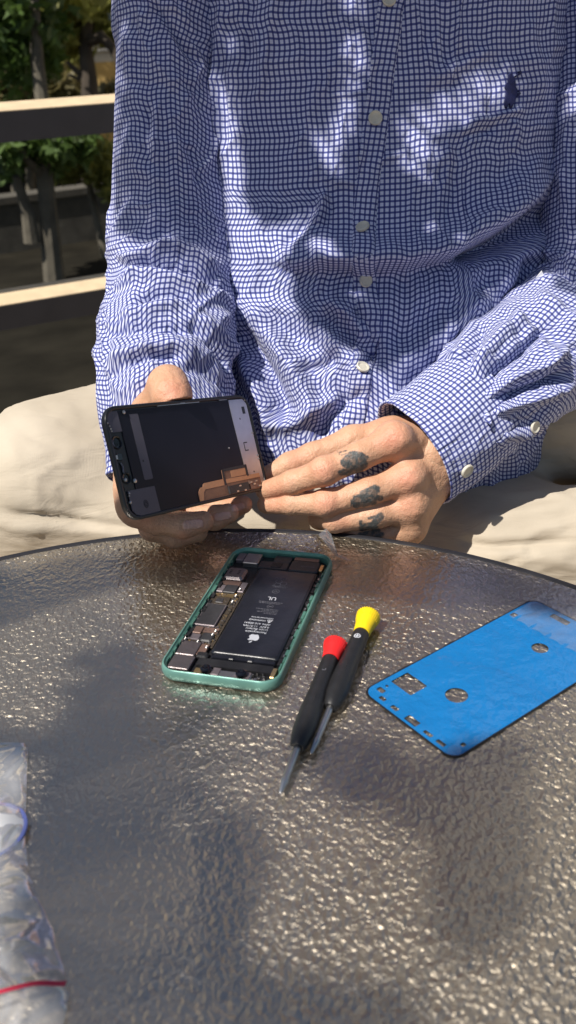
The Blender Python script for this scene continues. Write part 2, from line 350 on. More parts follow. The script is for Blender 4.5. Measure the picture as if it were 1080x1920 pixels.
# ------------------------------------------------------------------ signed distance modelling
class Field:
    def __init__(s, lo, hi, h):
        s.lo = np.array(lo, float); s.h = h; s.n = np.ceil((np.array(hi) - s.lo) / h).astype(int) + 1
        s.ax = [(s.lo[i] + h * np.arange(s.n[i])).astype(np.float32) for i in range(3)]
    def new(s): return np.full(s.n, 1.0, np.float32)
    def _sub(s, lo, hi):
        a = np.clip(np.floor((lo - s.lo) / s.h).astype(int), 0, s.n - 1); b = np.clip(np.ceil((hi - s.lo) / s.h).astype(int) + 1, 1, s.n)
        sl = tuple(slice(a[i], max(a[i] + 1, b[i])) for i in range(3))
        g = [s.ax[i][sl[i]].reshape([-1 if j == i else 1 for j in range(3)]) for i in range(3)]
        return sl, g
    def capsule(s, D, a, b, ra, rb, k=0.0, mg=0.022, sub=False):
        a = np.asarray(a, float); b = np.asarray(b, float); r = max(ra, rb) + mg
        sl, (X, Y, Z) = s._sub(np.minimum(a, b) - r, np.maximum(a, b) + r)
        ab = b - a; L2 = float(ab @ ab) + 1e-12
        t = np.clip(((X - a[0]) * ab[0] + (Y - a[1]) * ab[1] + (Z - a[2]) * ab[2]) / L2, 0, 1)
        d = np.sqrt((X - a[0] - t * ab[0]) ** 2 + (Y - a[1] - t * ab[1]) ** 2 + (Z - a[2] - t * ab[2]) ** 2) - (ra + (rb - ra) * t)
        s._mix(D, sl, d, k, sub)
    def ellipsoid(s, D, c, r, rot=None, k=0.0, mg=0.022, sub=False):
        c = np.asarray(c, float); r = np.asarray(r, float); m = r.max() + mg
        sl, (X, Y, Z) = s._sub(c - m, c + m)
        x, y, z = X - c[0], Y - c[1], Z - c[2]
        if rot is not None:
            q = np.asarray(rot)     # columns: local axes
            x, y, z = (x * q[0][i] + y * q[1][i] + z * q[2][i] for i in range(3))
        k0 = np.sqrt((x / r[0]) ** 2 + (y / r[1]) ** 2 + (z / r[2]) ** 2); k1 = np.sqrt((x / r[0] ** 2) ** 2 + (y / r[1] ** 2) ** 2 + (z / r[2] ** 2) ** 2) + 1e-9
        s._mix(D, sl, k0 * (k0 - 1) / k1, k, sub)
    def _mix(s, D, sl, d, k, sub=False):
        if sub:      # smooth subtraction
            e = -D[sl]; 
            if k <= 0: D[sl] = -np.minimum(e, d)
            else:
                h = np.maximum(k - np.abs(e - d), 0) / k; D[sl] = -(np.minimum(e, d) - h * h * k * 0.25)
            return
        e = D[sl]
        if k <= 0: D[sl] = np.minimum(e, d); return
        h = np.maximum(k - np.abs(e - d), 0) / k; D[sl] = np.minimum(e, d) - h * h * k * 0.25
    @staticmethod
    def smin(A, B, k):
        h = np.maximum(k - np.abs(A - B), 0) / k; return np.minimum(A, B) - h * h * k * 0.25
    def mesh(s, D):
        S = D < 0; nx, ny, nz = D.shape
        acc = np.zeros((nx - 1, ny - 1, nz - 1, 3), np.float32); cnt = np.zeros((nx - 1, ny - 1, nz - 1), np.float32); crosses = []
        for ax in range(3):
            A = [slice(None)] * 3; B = [slice(None)] * 3; A[ax] = slice(0, -1); B[ax] = slice(1, None)
            d0 = D[tuple(A)]; d1 = D[tuple(B)]; cr = S[tuple(A)] != S[tuple(B)]; crosses.append(cr)
            t = np.where(cr, d0 / np.where(cr, d0 - d1, 1), 0).astype(np.float32); o1, o2 = [q for q in range(3) if q != ax]
            for a in (0, 1):
                for b in (0, 1):
                    sl = [slice(None)] * 3; sl[o1] = slice(a, a + D.shape[o1] - 1); sl[o2] = slice(b, b + D.shape[o2] - 1); sl = tuple(sl)
                    c = cr[sl]; cnt += c; acc[..., ax] += t[sl]
                    if a: acc[..., o1] += c
                    if b: acc[..., o2] += c
        act = cnt > 0; ijk = np.argwhere(act); idx = np.full(act.shape, -1, np.int64); idx[act] = np.arange(len(ijk))
        V = s.lo + s.h * (ijk + acc[act] / cnt[act][:, None])
        Fs = []
        for ax in range(3):
            o1, o2 = (ax + 1) % 3, (ax + 2) % 3
            e = np.argwhere(crosses[ax]); ok = (e[:, o1] > 0) & (e[:, o2] > 0) & (e[:, o1] < act.shape[o1]) & (e[:, o2] < act.shape[o2]); e = e[ok]
            q = []
            for a, b in ((1, 1), (0, 1), (0, 0), (1, 0)):
                c = e.copy(); c[:, o1] -= a; c[:, o2] -= b; q.append(idx[c[:, 0], c[:, 1], c[:, 2]])
            q = np.stack(q, 1); ins = S[e[:, 0], e[:, 1], e[:, 2]]; q[~ins] = q[~ins][:, ::-1]; Fs.append(q)
        return V, np.concatenate(Fs)
def vnormals(V, Fq):
    n = np.cross(V[Fq[:, 2]] - V[Fq[:, 0]], V[Fq[:, 3]] - V[Fq[:, 1]]); out = np.zeros_like(V)
    for k in range(4): np.add.at(out, Fq[:, k], n)
    return out / (np.linalg.norm(out, axis=1, keepdims=True) + 1e-12)
def smooth_mesh(V, Fq, it=2, lam=0.5):
    e = np.concatenate([Fq[:, [0, 1]], Fq[:, [1, 2]], Fq[:, [2, 3]], Fq[:, [3, 0]]])
    for _ in range(it):
        s = np.zeros_like(V); c = np.zeros(len(V))
        np.add.at(s, e[:, 0], V[e[:, 1]]); np.add.at(c, e[:, 0], 1); np.add.at(s, e[:, 1], V[e[:, 0]]); np.add.at(c, e[:, 1], 1)
        V = V * (1 - lam) + lam * s / np.maximum(c, 1)[:, None]
    return V
def set_attr(o, name, vals):
    a = o.data.attributes.new(name, 'FLOAT', 'POINT'); a.data.foreach_set('value', np.asarray(vals, np.float32))
# folds of cloth: polylines in photo pixels laid on the surface, height in mm (+ ridge, - valley)
def seg_dist(Q, pts):
    """signed distance (px), and 0..1 position along the polyline"""
    pts = np.array(pts, float); L = np.r_[0, np.cumsum(np.linalg.norm(np.diff(pts, axis=0), axis=1))]
    best = np.full(len(Q), 1e9); sg = np.ones(len(Q)); tt = np.zeros(len(Q))
    for k in range(len(pts) - 1):
        a, b = pts[k], pts[k + 1]; ab = b - a; t = np.clip(((Q - a) @ ab) / (ab @ ab), 0, 1)
        r = Q - a - t[:, None] * ab; d = np.hypot(r[:, 0], r[:, 1]); m_ = d < best
        best[m_] = d[m_]; sg[m_] = np.sign(ab[0] * r[m_, 1] - ab[1] * r[m_, 0]); tt[m_] = (L[k] + t[m_] * (L[k + 1] - L[k])) / L[-1]
    return best * np.where(sg == 0, 1, sg), tt
def spline(pts, n=10):
    P = np.array(pts, float)
    if len(P) < 3: return P
    Q = np.vstack([2 * P[0] - P[1], P, 2 * P[-1] - P[-2]]); out = []
    for i in range(1, len(Q) - 2):
        for t in np.linspace(0, 1, n, endpoint=False):
            a, b, c, d = Q[i - 1], Q[i], Q[i + 1], Q[i + 2]
            out.append(0.5 * ((2 * b) + (c - a) * t + (2 * a - 5 * b + 4 * c - d) * t * t + (3 * b - a - 3 * c + d) * t ** 3))
    out.append(P[-1]); return np.array(out)
def folds(Q, lst):
    d = np.zeros(len(Q))
    for pts, amp, wl, wr in lst:
        if max(wl, wr) <= 10 and abs(amp) <= 4: amp *= 0.8       # fine creases stay shallow
        sp = spline(pts); mg = 3 * max(wl, wr)
        lo = sp.min(0) - mg; hi = sp.max(0) + mg
        ok = np.where((Q[:, 0] > lo[0]) & (Q[:, 0] < hi[0]) & (Q[:, 1] > lo[1]) & (Q[:, 1] < hi[1]))[0]
        if not len(ok): continue
        s, t = seg_dist(Q[ok], sp); wd = np.where(s > 0, wr, wl)
        tp = np.clip(np.minimum(t, 1 - t) / 0.22, 0, 1); tp = tp * tp * (3 - 2 * tp)
        d[ok] += amp * 0.001 * np.exp(-(s / wd) ** 2) * tp
    return d
# ------------------------------------------------------------------ the person
def pants_material():
    mt, t, b = new_mat('cream_twill')
    co = N(t, 'ShaderNodeTexCoord'); n = N(t, 'ShaderNodeTexNoise'); n.inputs['Scale'].default_value = 14; n.inputs['Detail'].default_value = 6
    t.links.new(co.outputs['Object'], n.inputs['Vector'])
    rp = ramp(t, [(0.3, (0.42, 0.365, 0.285)), (0.7, (0.50, 0.44, 0.35))]); t.links.new(n.outputs['Fac'], rp.inputs[0]); t.links.new(rp.outputs[0], b.inputs['Base Color'])
    b.inputs['Roughness'].default_value = 0.9; b.inputs['Specular IOR Level'].default_value = 0.1
    wv = N(t, 'ShaderNodeTexWave'); wv.inputs['Scale'].default_value = 420; wv.inputs['Distortion'].default_value = 0.4; wv.inputs['Detail'].default_value = 2
    mp = N(t, 'ShaderNodeMapping'); mp.inputs['Rotation'].default_value = (0.3, 0.5, 0.75); t.links.new(co.outputs['Object'], mp.inputs[0]); t.links.new(mp.outputs[0], wv.inputs['Vector'])
    n2 = N(t, 'ShaderNodeTexNoise'); n2.inputs['Scale'].default_value = 45; n2.inputs['Detail'].default_value = 5; n2.inputs['Distortion'].default_value = 1.0
    mp2 = N(t, 'ShaderNodeMapping'); mp2.inputs['Scale'].default_value = (0.35, 1, 1.3); t.links.new(co.outputs['Object'], mp2.inputs[0]); t.links.new(mp2.outputs[0], n2.inputs['Vector'])
    h = math_n(t, 'ADD', math_n(t, 'MULTIPLY', wv.outputs['Fac'], 0.00006), math_n(t, 'MULTIPLY', n2.outputs['Fac'], 0.0022))
    bp = N(t, 'ShaderNodeBump'); bp.inputs['Strength'].default_value = 0.8; bp.inputs['Distance'].default_value = 1.0
    t.links.new(h, bp.inputs['Height']); t.links.new(bp.outputs[0], b.inputs['Normal'])
    return mt
M['pants'] = pants_material()
PB = np.array([0.09, 0.86, -0.14])          # the person's base
# ---- body in the rough (hidden under the clothes) + head
def build_core():
    Fd = Field((-0.42, 0.50, -0.26), (0.60, 1.16, 0.86), 0.0065); D = Fd.new()
    cap = lambda a, b, ra, rb, k=0.03: Fd.capsule(D, a, b, ra, rb, k, mg=0.06)
    ell = lambda c, r, k=0.03, rot=None, sub=False: Fd.ellipsoid(D, c, r, rot, k, mg=0.06, sub=sub)
    ell((0.095, 0.915, 0.02), (0.150, 0.105, 0.14)); ell((0.095, 0.905, 0.18), (0.135, 0.095, 0.18)); ell((0.10, 0.905, 0.33), (0.145, 0.088, 0.15))
    cap((-0.02, 0.905, 0.42), (0.22, 0.905, 0.42), 0.042, 0.042, 0.05)
    cap((0.10, 0.895, 0.42), (0.10, 0.835, 0.56), 0.058, 0.052, 0.03)
    # arms
    for pts in (((-0.055, 0.90, 0.42), at(320, 470, 0.80), at(318, 740, 0.675), at(306, 850, 0.640)),
                ((0.285, 0.91, 0.41), at(1140, 545, 0.79), at(900, 775, 0.672), at(805, 850, 0.622))):
        cap(pts[0], pts[1], 0.036, 0.030); cap(pts[1], pts[2], 0.030, 0.025); cap(pts[2], pts[3], 0.025, 0.022)
    # legs, folded on the seat
    for sgn, hip, knee, foot in ((-1, (0.02, 0.90, -0.01), (-0.215, 0.715, -0.035), (0.06, 0.69, -0.075)), (1, (0.17, 0.90, -0.01), (0.43, 0.70, -0.06), (0.06, 0.67, -0.10))):
        cap(hip, knee, 0.060, 0.036); cap(knee, foot, 0.034, 0.026); cap(foot, (foot[0] - 0.06 * sgn, foot[1] + 0.04, foot[2] - 0.02), 0.026, 0.022)
    # head, bent forward over the work
    tilt = rad(42); ca, sa = math.cos(tilt), math.sin(tilt)
    O = np.array([0.10, 0.765, 0.665])
    def hd(x, y, z):          # local: x right, y to the back, z up; face looks to -y
        return O + np.array([x, y * ca - z * sa, z * ca + y * sa])
    rot = np.array([[1, 0, 0], [0, ca, -sa], [0, sa, ca]]).T.T
    ell(hd(0, 0.012, 0.030), (0.076, 0.096, 0.088), 0.02, rot); ell(hd(0, -0.022, -0.040), (0.060, 0.070, 0.082), 0.03, rot); ell(hd(0, -0.060, -0.100), (0.026, 0.022, 0.020), 0.025, rot)
    cap(hd(0, -0.088, 0.005), hd(0, -0.112, -0.032), 0.009, 0.013, 0.012); ell(hd(0, -0.098, -0.040), (0.019, 0.012, 0.010), 0.01, rot)
    for sx in (-1, 1):
        ell(hd(sx * 0.033, -0.098, 0.008), (0.020, 0.014, 0.013), 0.014, rot, sub=True); ell(hd(sx * 0.033, -0.082, 0.008), (0.0135, 0.0135, 0.0125), 0.003, rot)
        cap(hd(sx * 0.012, -0.098, 0.026), hd(sx * 0.050, -0.084, 0.026), 0.008, 0.007, 0.012); ell(hd(sx * 0.079, 0.012, -0.010), (0.009, 0.020, 0.032), 0.008, rot)
    for zz in (-0.066, -0.078): cap(hd(-0.020, -0.086, zz), hd(0.020, -0.086, zz), 0.0075, 0.0075, 0.006)
    cap(hd(0, 0.05, -0.06), (0.10, 0.885, 0.50), 0.052, 0.055, 0.04)
    V, Q = Fd.mesh(D)
    # hair shell
    Hd = Field(O - 0.17, O + 0.17, 0.005); H = Hd.new()
    Hd.ellipsoid(H, hd(0, 0.020, 0.040), (0.088, 0.106, 0.094), rot, 0.0); Hd.ellipsoid(H, hd(0, 0.070, -0.030), (0.070, 0.055, 0.075), rot, 0.03)
    Hd.ellipsoid(H, hd(0, -0.115, -0.050), (0.085, 0.080, 0.090), rot, 0.012, sub=True)
    hv, hq = Hd.mesh(H); hn = vnormals(hv, hq)
    hv = hv + hn * (0.010 * (np.array([mnoise.noise(Vector((p[0] * 60, p[1] * 25, p[2] * 60))) for p in hv])))[:, None]
    return V, Q, hv, hq
coreV, coreQ, hairV, hairQ = build_core()
# ---- hands
def chain(Fd, D, pts, rs, k=0.004):
    for a, b, ra, rb in zip(pts[:-1], pts[1:], rs[:-1], rs[1:]): Fd.capsule(D, a, b, ra, rb, k)
def finger(Fd, spec, k=0.0035):
    D = Fd.new(); P = [at(*s[:3]) for s in spec]; chain(Fd, D, P, [s[3] for s in spec], k); return D
def near_hand():
    """left hand of the person (right in the photo), back of the hand to the lens, pinching the screen's edge"""
    Fd = Field(at(650, 900, 0.60) - np.array([0.105, 0.075, 0.085]), at(650, 900, 0.60) + np.array([0.125, 0.085, 0.090]), 0.00085)
    idx = [(738, 826, 0.604, .0120), (672, 856, 0.594, .0108), (608, 884, 0.588, .0102), (547, 905, 0.594, .0090), (497, 920, 0.6045, .0074)]
    mid = [(764, 898, 0.596, .0118), (690, 922, 0.586, .0104), (611, 944, 0.5845, .0098), (548, 944, 0.592, .0086), (499, 946, 0.603, .0070)]
    rng = [(770, 950, 0.594, .0112), (705, 966, 0.585, .0098), (628, 975, 0.5865, .0094), (600, 972, 0.610, .0086), (600, 955, 0.630, .0075)]
    pky = [(766, 990, 0.598, .0102), (715, 1003, 0.592, .0088), (664, 1003, 0.592, .0084), (640, 1000, 0.612, .0076), (640, 985, 0.628, .0066)]
    thb = [(742, 818, 0.648, .0150), (662, 827, 0.638, .0118), (585, 856, 0.630, .0100), (545, 872, 0.628, .0095), (508, 888, 0.6265, .0074)]
    D = None
    for f in (idx, mid, rng, pky):
        d = finger(Fd, f)
        D = d if D is None else Fd.smin(D, d, 0.0012)
    # back of the hand: bones from the wrist fan out to the knuckles
    Pm = Fd.new(); wr = at(822, 862, 0.628)
    for f, wo in zip((idx, mid, rng, pky), ((812, 838, 0.630), (822, 858, 0.624), (824, 876, 0.622), (818, 896, 0.626))):
        Fd.capsule(Pm, at(*wo), at(*f[0][:3]), 0.0150, 0.0122, 0.008)
        Fd.capsule(Pm, at(*wo) + np.array([0, 0.018, -0.004]), at(*f[0][:3]) + np.array([0, 0.014, -0.004]), 0.0145, 0.0125, 0.010)
    Fd.capsule(Pm, at(875, 828, 0.652), at(815, 862, 0.632), 0.025, 0.0255, 0.012)
    Fd.capsule(Pm, at(790, 835, 0.640), at(735, 822, 0.640), 0.019, 0.016, 0.012)
    for f in (idx, mid, rng, pky):                          # knuckles
        Fd.ellipsoid(Pm, at(f[0][0] + 2, f[0][1] - 3, f[0][2] - 0.005), (0.0118,) * 3, None, 0.010)
    th = finger(Fd, thb, 0.006)
    Pm = Fd.smin(Pm, th, 0.010)
    D = Fd.smin(D, Pm, 0.0065)
    for f in (idx, mid):                                    # joints
        Fd.ellipsoid(D, at(f[2][0], f[2][1] - 2, f[2][2] - 0.0015), (f[2][3] * 1.02,) * 3, None, 0.004)
    V, Q = Fd.mesh(D); V = smooth_mesh(V, Q, 2); nrm = vnormals(V, Q); px = proj(V); fr = ((C0 - V) * nrm).sum(1) > 0
    disp = np.zeros(len(V)); red = np.zeros(len(V)); ink = np.zeros(len(V)); nail = np.zeros(len(V))
    def spot(x, y, r): return np.exp(-((px[:, 0] - x) ** 2 + (px[:, 1] - y) ** 2) / r ** 2) * fr
    for x, y, r, a in ((735, 822, 30, 1), (764, 896, 26, .9), (608, 882, 24, .8), (611, 942, 24, .8), (520, 918, 22, .5), (515, 946, 20, .5), (640, 985, 20, .5), (560, 862, 25, .4), (765, 950, 22, .6)): red += a * spot(x, y, r)
    cre = []
    for (x, y), (dx, dy), n, half, am in (((604, 884), (-.92, .38), 4, 19, .45), ((611, 943), (-.97, .20), 4, 18, .45), ((545, 905), (-.94, .30), 3, 14, .28), ((548, 944), (-1, 0.05), 3, 13, .28), ((588, 850), (-.9, .4), 3, 16, .35)):
        for q in range(n):
            o = (q - (n - 1) / 2) * 6.0; cx, cy = x + dx * o, y + dy * o
            cre.append(([(cx + dy * half, cy - dx * half), (cx + dx * 1.5, cy + dy * 1.5), (cx - dy * half, cy + dx * half)], -am, 1.7, 1.7))
    cre += [([(815, 815), (800, 800), (790, 780)], -.5, 3, 3), ([(650, 838), (663, 830), (672, 815)], -.5, 2.5, 2.5), ([(640, 845), (655, 836), (662, 822)], -.4, 2, 2),
            ([(800, 850), (775, 875), (768, 890)], .7, 9, 9), ([(800, 830), (770, 828), (745, 825)], .6, 9, 9), ([(790, 870), (740, 865), (700, 880)], -.8, 9, 9), ([(800, 905), (780, 925), (720, 940)], -.8, 8, 8)]
    disp += folds(px, cre) * fr
    disp += fr * 0.0005 * (fbm(px[:, 0] / 14, px[:, 1] / 14, 3, 5) - 0.5)
    # tattoos
    strokes = [((648, 866), (660, 856), 9), ((660, 856), (676, 858), 10), ((676, 858), (682, 872), 8), ((672, 880), (655, 884), 9), ((655, 872), (672, 870), 10), ((640, 886), (652, 884), 6), ((684, 864), (688, 858), 4),
               ((636, 849), (650, 845), 1.6), ((640, 853), (652, 850), 1.5), ((632, 846), (637, 853), 1.3),
               ((664, 940), (682, 928), 7), ((682, 928), (704, 918), 9), ((700, 930), (712, 934), 6), ((668, 946), (700, 940), 7), ((658, 948), (664, 930), 2.2),
               ((676, 978), (678, 992), 4), ((678, 990), (700, 984), 6), ((700, 984), (714, 968), 7), ((692, 972), (716, 964), 3), ((684, 986), (704, 988), 5),
               ((676, 1004), (708, 996), 6), ((684, 1010), (712, 1006), 5), ((702, 998), (716, 1002), 5)]
    nz = fbm(px[:, 0] / 5.0, px[:, 1] / 5.0, 3, 11)
    for a, b, r in strokes:
        r *= 1.15; s, _ = seg_dist(px, [a, b]); ink = np.maximum(ink, np.clip((r - np.abs(s)) / 1.8 + (nz - 0.5) * 1.5, 0, 1))
    ink *= fr * np.clip(0.85 + 0.9 * (nz - 0.4), 0.4, 1)
    V = V + nrm * disp[:, None]
    return V, Q, red, ink, nail
def far_hand():
    """right hand of the person (left in the photo), palm up under the screen, thumb over its top edge"""
    c = at(310, 870, 0.575)
    Fd = Field(c + np.array([-0.10, -0.075, -0.085]), c + np.array([0.105, 0.095, 0.095]), 0.00085)
    # joints: px, py, distance, radius - each finger runs along the underside of the screen
    idx = [(335, 905, 0.612, .0105), (385, 952, 0.604, .0094), (428, 956, 0.597, .0084), (456, 946, 0.597, .0070)]
    mid = [(305, 915, 0.594, .0106), (352, 968, 0.580, .0096), (402, 971, 0.574, .0088), (428, 963, 0.574, .0076)]
    rng = [(275, 920, 0.574, .0106), (292, 976, 0.556, .0098), (345, 985, 0.552, .0092), (380, 978, 0.554, .0078)]
    pky = [(262, 925, 0.575, .0100), (285, 990, 0.572, .0092), (330, 1005, 0.570, .0086), (372, 999, 0.570, .0068)]
    thb = [(268, 838, 0.626, .0180), (290, 782, 0.619, .0178), (315, 722, 0.605, .0132), (323, 742, 0.591, .0130), (331, 758, 0.583, .0105)]
    D = None
    for f in (idx, mid, rng, pky):
        d = finger(Fd, f); D = d if D is None else Fd.smin(D, d, 0.0012)
    Pm = Fd.new()
    for f in (idx, mid, rng, pky):
        Fd.capsule(Pm, at(290, 855, 0.632), at(*f[0][:3]), 0.0150, 0.0125, 0.010)
    Fd.capsule(Pm, at(314, 800, 0.676), at(292, 855, 0.636), 0.026, 0.024, 0.012)
    Fd.capsule(Pm, at(262, 850, 0.600), at(262, 945, 0.560), 0.0200, 0.0175, 0.012)
    Pm = Fd.smin(Pm, finger(Fd, thb, 0.007), 0.012)
    D = Fd.smin(D, Pm, 0.006)
    # keep the palm clear of the screen's back: cut by the slab the screen lies in
    X, Y, Z = np.meshgrid(*Fd.ax, indexing='ij', sparse=True)
    e, u, nn = SCR_M[:, 0], SCR_M[:, 1], SCR_M[:, 2]
    lx = (X - SCR_T[0]) * e[0] + (Y - SCR_T[1]) * e[1] + (Z - SCR_T[2]) * e[2]; ly = (X - SCR_T[0]) * u[0] + (Y - SCR_T[1]) * u[1] + (Z - SCR_T[2]) * u[2]; lz = (X - SCR_T[0]) * nn[0] + (Y - SCR_T[1]) * nn[1] + (Z - SCR_T[2]) * nn[2]
    slab = np.maximum(np.maximum(np.abs(lx) - 0.0755, np.abs(ly) - 0.0378), np.maximum(lz - 0.10, -lz - 0.0030)).astype(np.float32)
    D = np.maximum(D, -slab)
    V, Q = Fd.mesh(D); V = smooth_mesh(V, Q, 2); nrm = vnormals(V, Q); px = proj(V); fr = ((C0 - V) * nrm).sum(1) > 0
    red = np.zeros(len(V)); nail = np.zeros(len(V))
    def spot(x, y, r): return np.exp(-((px[:, 0] - x) ** 2 + (px[:, 1] - y) ** 2) / r ** 2) * fr
    for x, y, r, a in ((325, 735, 26, .9), (452, 948, 16, .8), (420, 968, 16, .6), (375, 982, 18, .6), (270, 975, 26, .6), (345, 1006, 14, .7)): red += a * spot(x, y, r)
    disp = np.zeros(len(V))
    for x, y, ax, ay, an in ((362, 983, 20, 9.5, -6), (417, 968, 17, 8, -10), (446, 951, 13, 7, -15)):
        a = rad(an); dx, dy = px[:, 0] - x, px[:, 1] - y; U = (dx * math.cos(a) + dy * math.sin(a)) / ax; W = (-dx * math.sin(a) + dy * math.cos(a)) / ay
        q = np.sqrt(U ** 4 + W ** 4) ** 0.5; n_ = np.clip((1 - q) / 0.12, 0, 1) * fr; nail = np.maximum(nail, n_)
        disp += 0.00045 * n_ - 0.0004 * np.exp(-((q - 1.08) / 0.10) ** 2) * fr
    cre = [([(300, 722), (322, 713), (345, 725)], -.55, 2, 2), ([(303, 730), (322, 720), (342, 731)], -.5, 2, 2), ([(306, 716), (322, 708), (338, 716)], -.4, 2, 2)]
    for (x, y) in ((300, 972), (345, 968), (350, 985), (398, 972)):
        cre += [([(x - 2, y - 14), (x + 1, y), (x - 2, y + 14)], -.4, 1.8, 1.8), ([(x + 6, y - 14), (x + 8, y), (x + 6, y + 14)], -.3, 1.8, 1.8)]
    disp += folds(px, cre) * fr + fr * 0.0005 * (fbm(px[:, 0] / 14, px[:, 1] / 14, 3, 6) - 0.5)
    V = V + nrm * disp[:, None]
    return V, Q, red, np.zeros(len(V)), nail
SCR_T = np.array([-0.0643, 0.5649, 0.0838])
SCR_M = np.array([[0.5829, -0.1639, 0.7958], [0.7718, 0.4178, -0.4792], [-0.254, 0.8936, 0.3701]])
h1 = near_hand(); h2 = far_hand()
V = np.concatenate([coreV, h1[0], h2[0]]); Q = np.concatenate([coreQ, h1[1] + len(coreV), h2[1] + len(coreV) + len(h1[0])])
z0 = np.zeros(len(coreV))
person = link('person', V, Q, M['skin'], None, True, loc=PB)
tag(person, 'person in a blue checked shirt and cream trousers sitting cross-legged over the opened phone', 'person')
for nm, k in (('red', 2), ('ink', 3), ('nail', 4)): set_attr(person, nm, np.concatenate([z0, h1[k], h2[k]]))
def worn(o):
    """hang a garment built in world coordinates on the person"""
    o.parent = person; o.location = -Vector(PB); return o
hair = worn(link('hair', hairV, hairQ, M['hair'], None, True))
# ------------------------------------------------------------------ shirt
def box1(a, n, axis):
    k = np.ones(n) / n; return np.apply_along_axis(lambda q: np.convolve(np.pad(q, n // 2, mode='edge'), k, 'valid')[:len(q)], axis, a)
def grid_faces(nr, nc):
    i = np.arange(nr * nc).reshape(nr, nc); return np.stack([i[:-1, :-1], i[:-1, 1:], i[1:, 1:], i[1:, :-1]], -1).reshape(-1, 4)
def grid_normals(P, flip=1):
    n = np.cross(np.gradient(P, axis=1), np.gradient(P, axis=0)); return flip * n / (np.linalg.norm(n, axis=2, keepdims=True) + 1e-12)
def arc_uv(P, ac, ar, sm=9):
    du = np.linalg.norm(np.diff(P, axis=1), axis=2); du = box1(du, sm, 0); u = np.concatenate([np.zeros((len(P), 1)), np.cumsum(du, 1)], 1); u -= u[:, ac:ac + 1]
    dv = np.linalg.norm(np.diff(P, axis=0), axis=2); dv = box1(dv, sm, 1); v = np.concatenate([np.zeros((1, P.shape[1])), np.cumsum(dv, 0)], 0); v -= v[ar:ar + 1]
    return np.stack([u, v], -1)
def facing(P, nrm): return ((C0 - P) * nrm).sum(-1) > 0
# --- torso
zt = np.array([-0.09, -0.03, 0.02, 0.055, 0.10, 0.145, 0.18, 0.23, 0.28, 0.365, 0.42, 0.455, 0.485, 0.505])
yf = np.array([0.705, 0.675, 0.660, 0.668, 0.690, 0.712, 0.722, 0.748, 0.768, 0.797, 0.817, 0.832, 0.850, 0.865])
cx = np.array([0.095, 0.095, 0.09, 0.085, 0.085, 0.09, 0.095, 0.10, 0.102, 0.102, 0.10, 0.10, 0.10, 0.10])
ha = np.array([0.175, 0.180, 0.180, 0.178, 0.176, 0.175, 0.172, 0.170, 0.170, 0.176, 0.176, 0.165, 0.135, 0.085])
yb = np.array([1.02, 1.03, 1.03, 1.03, 1.025, 1.02, 1.01, 1.005, 1.0, 0.995, 0.985, 0.97, 0.945, 0.925])
NR, NC = 430, 560
zz = np.concatenate([np.linspace(-0.09, 0.40, 380, endpoint=False), np.linspace(0.40, 0.505, 50)])
def csp(x, xp, fp):      # smooth interpolation of a profile
    s = spline(list(zip(xp, fp)), 24); return np.interp(x, s[:, 0], s[:, 1])
YF, CX, HA, YB = (csp(zz, zt, q) for q in (yf, cx, ha, yb))
tt = np.linspace(-1, 1, NC); th = math.pi * (0.62 * tt + 0.38 * tt ** 3)
sn, cs = np.sin(th), np.cos(th); ex = 0.86
px_ = np.sign(sn) * np.abs(sn) ** ex; py_ = np.sign(cs) * np.abs(cs) ** ex
ym = (YF + YB) / 2; hb = (YB - YF) / 2
T = np.stack([CX[:, None] + HA[:, None] * px_[None], ym[:, None] - hb[:, None] * py_[None], np.broadcast_to(zz[:, None], (NR, NC))], -1)
nT = grid_normals(T); nT *= np.sign((nT[:, NC // 2, 1] < 0).mean() - 0.5) if True else 1
Qp = proj(T.reshape(-1, 3)); frT = facing(T, nT).reshape(-1)
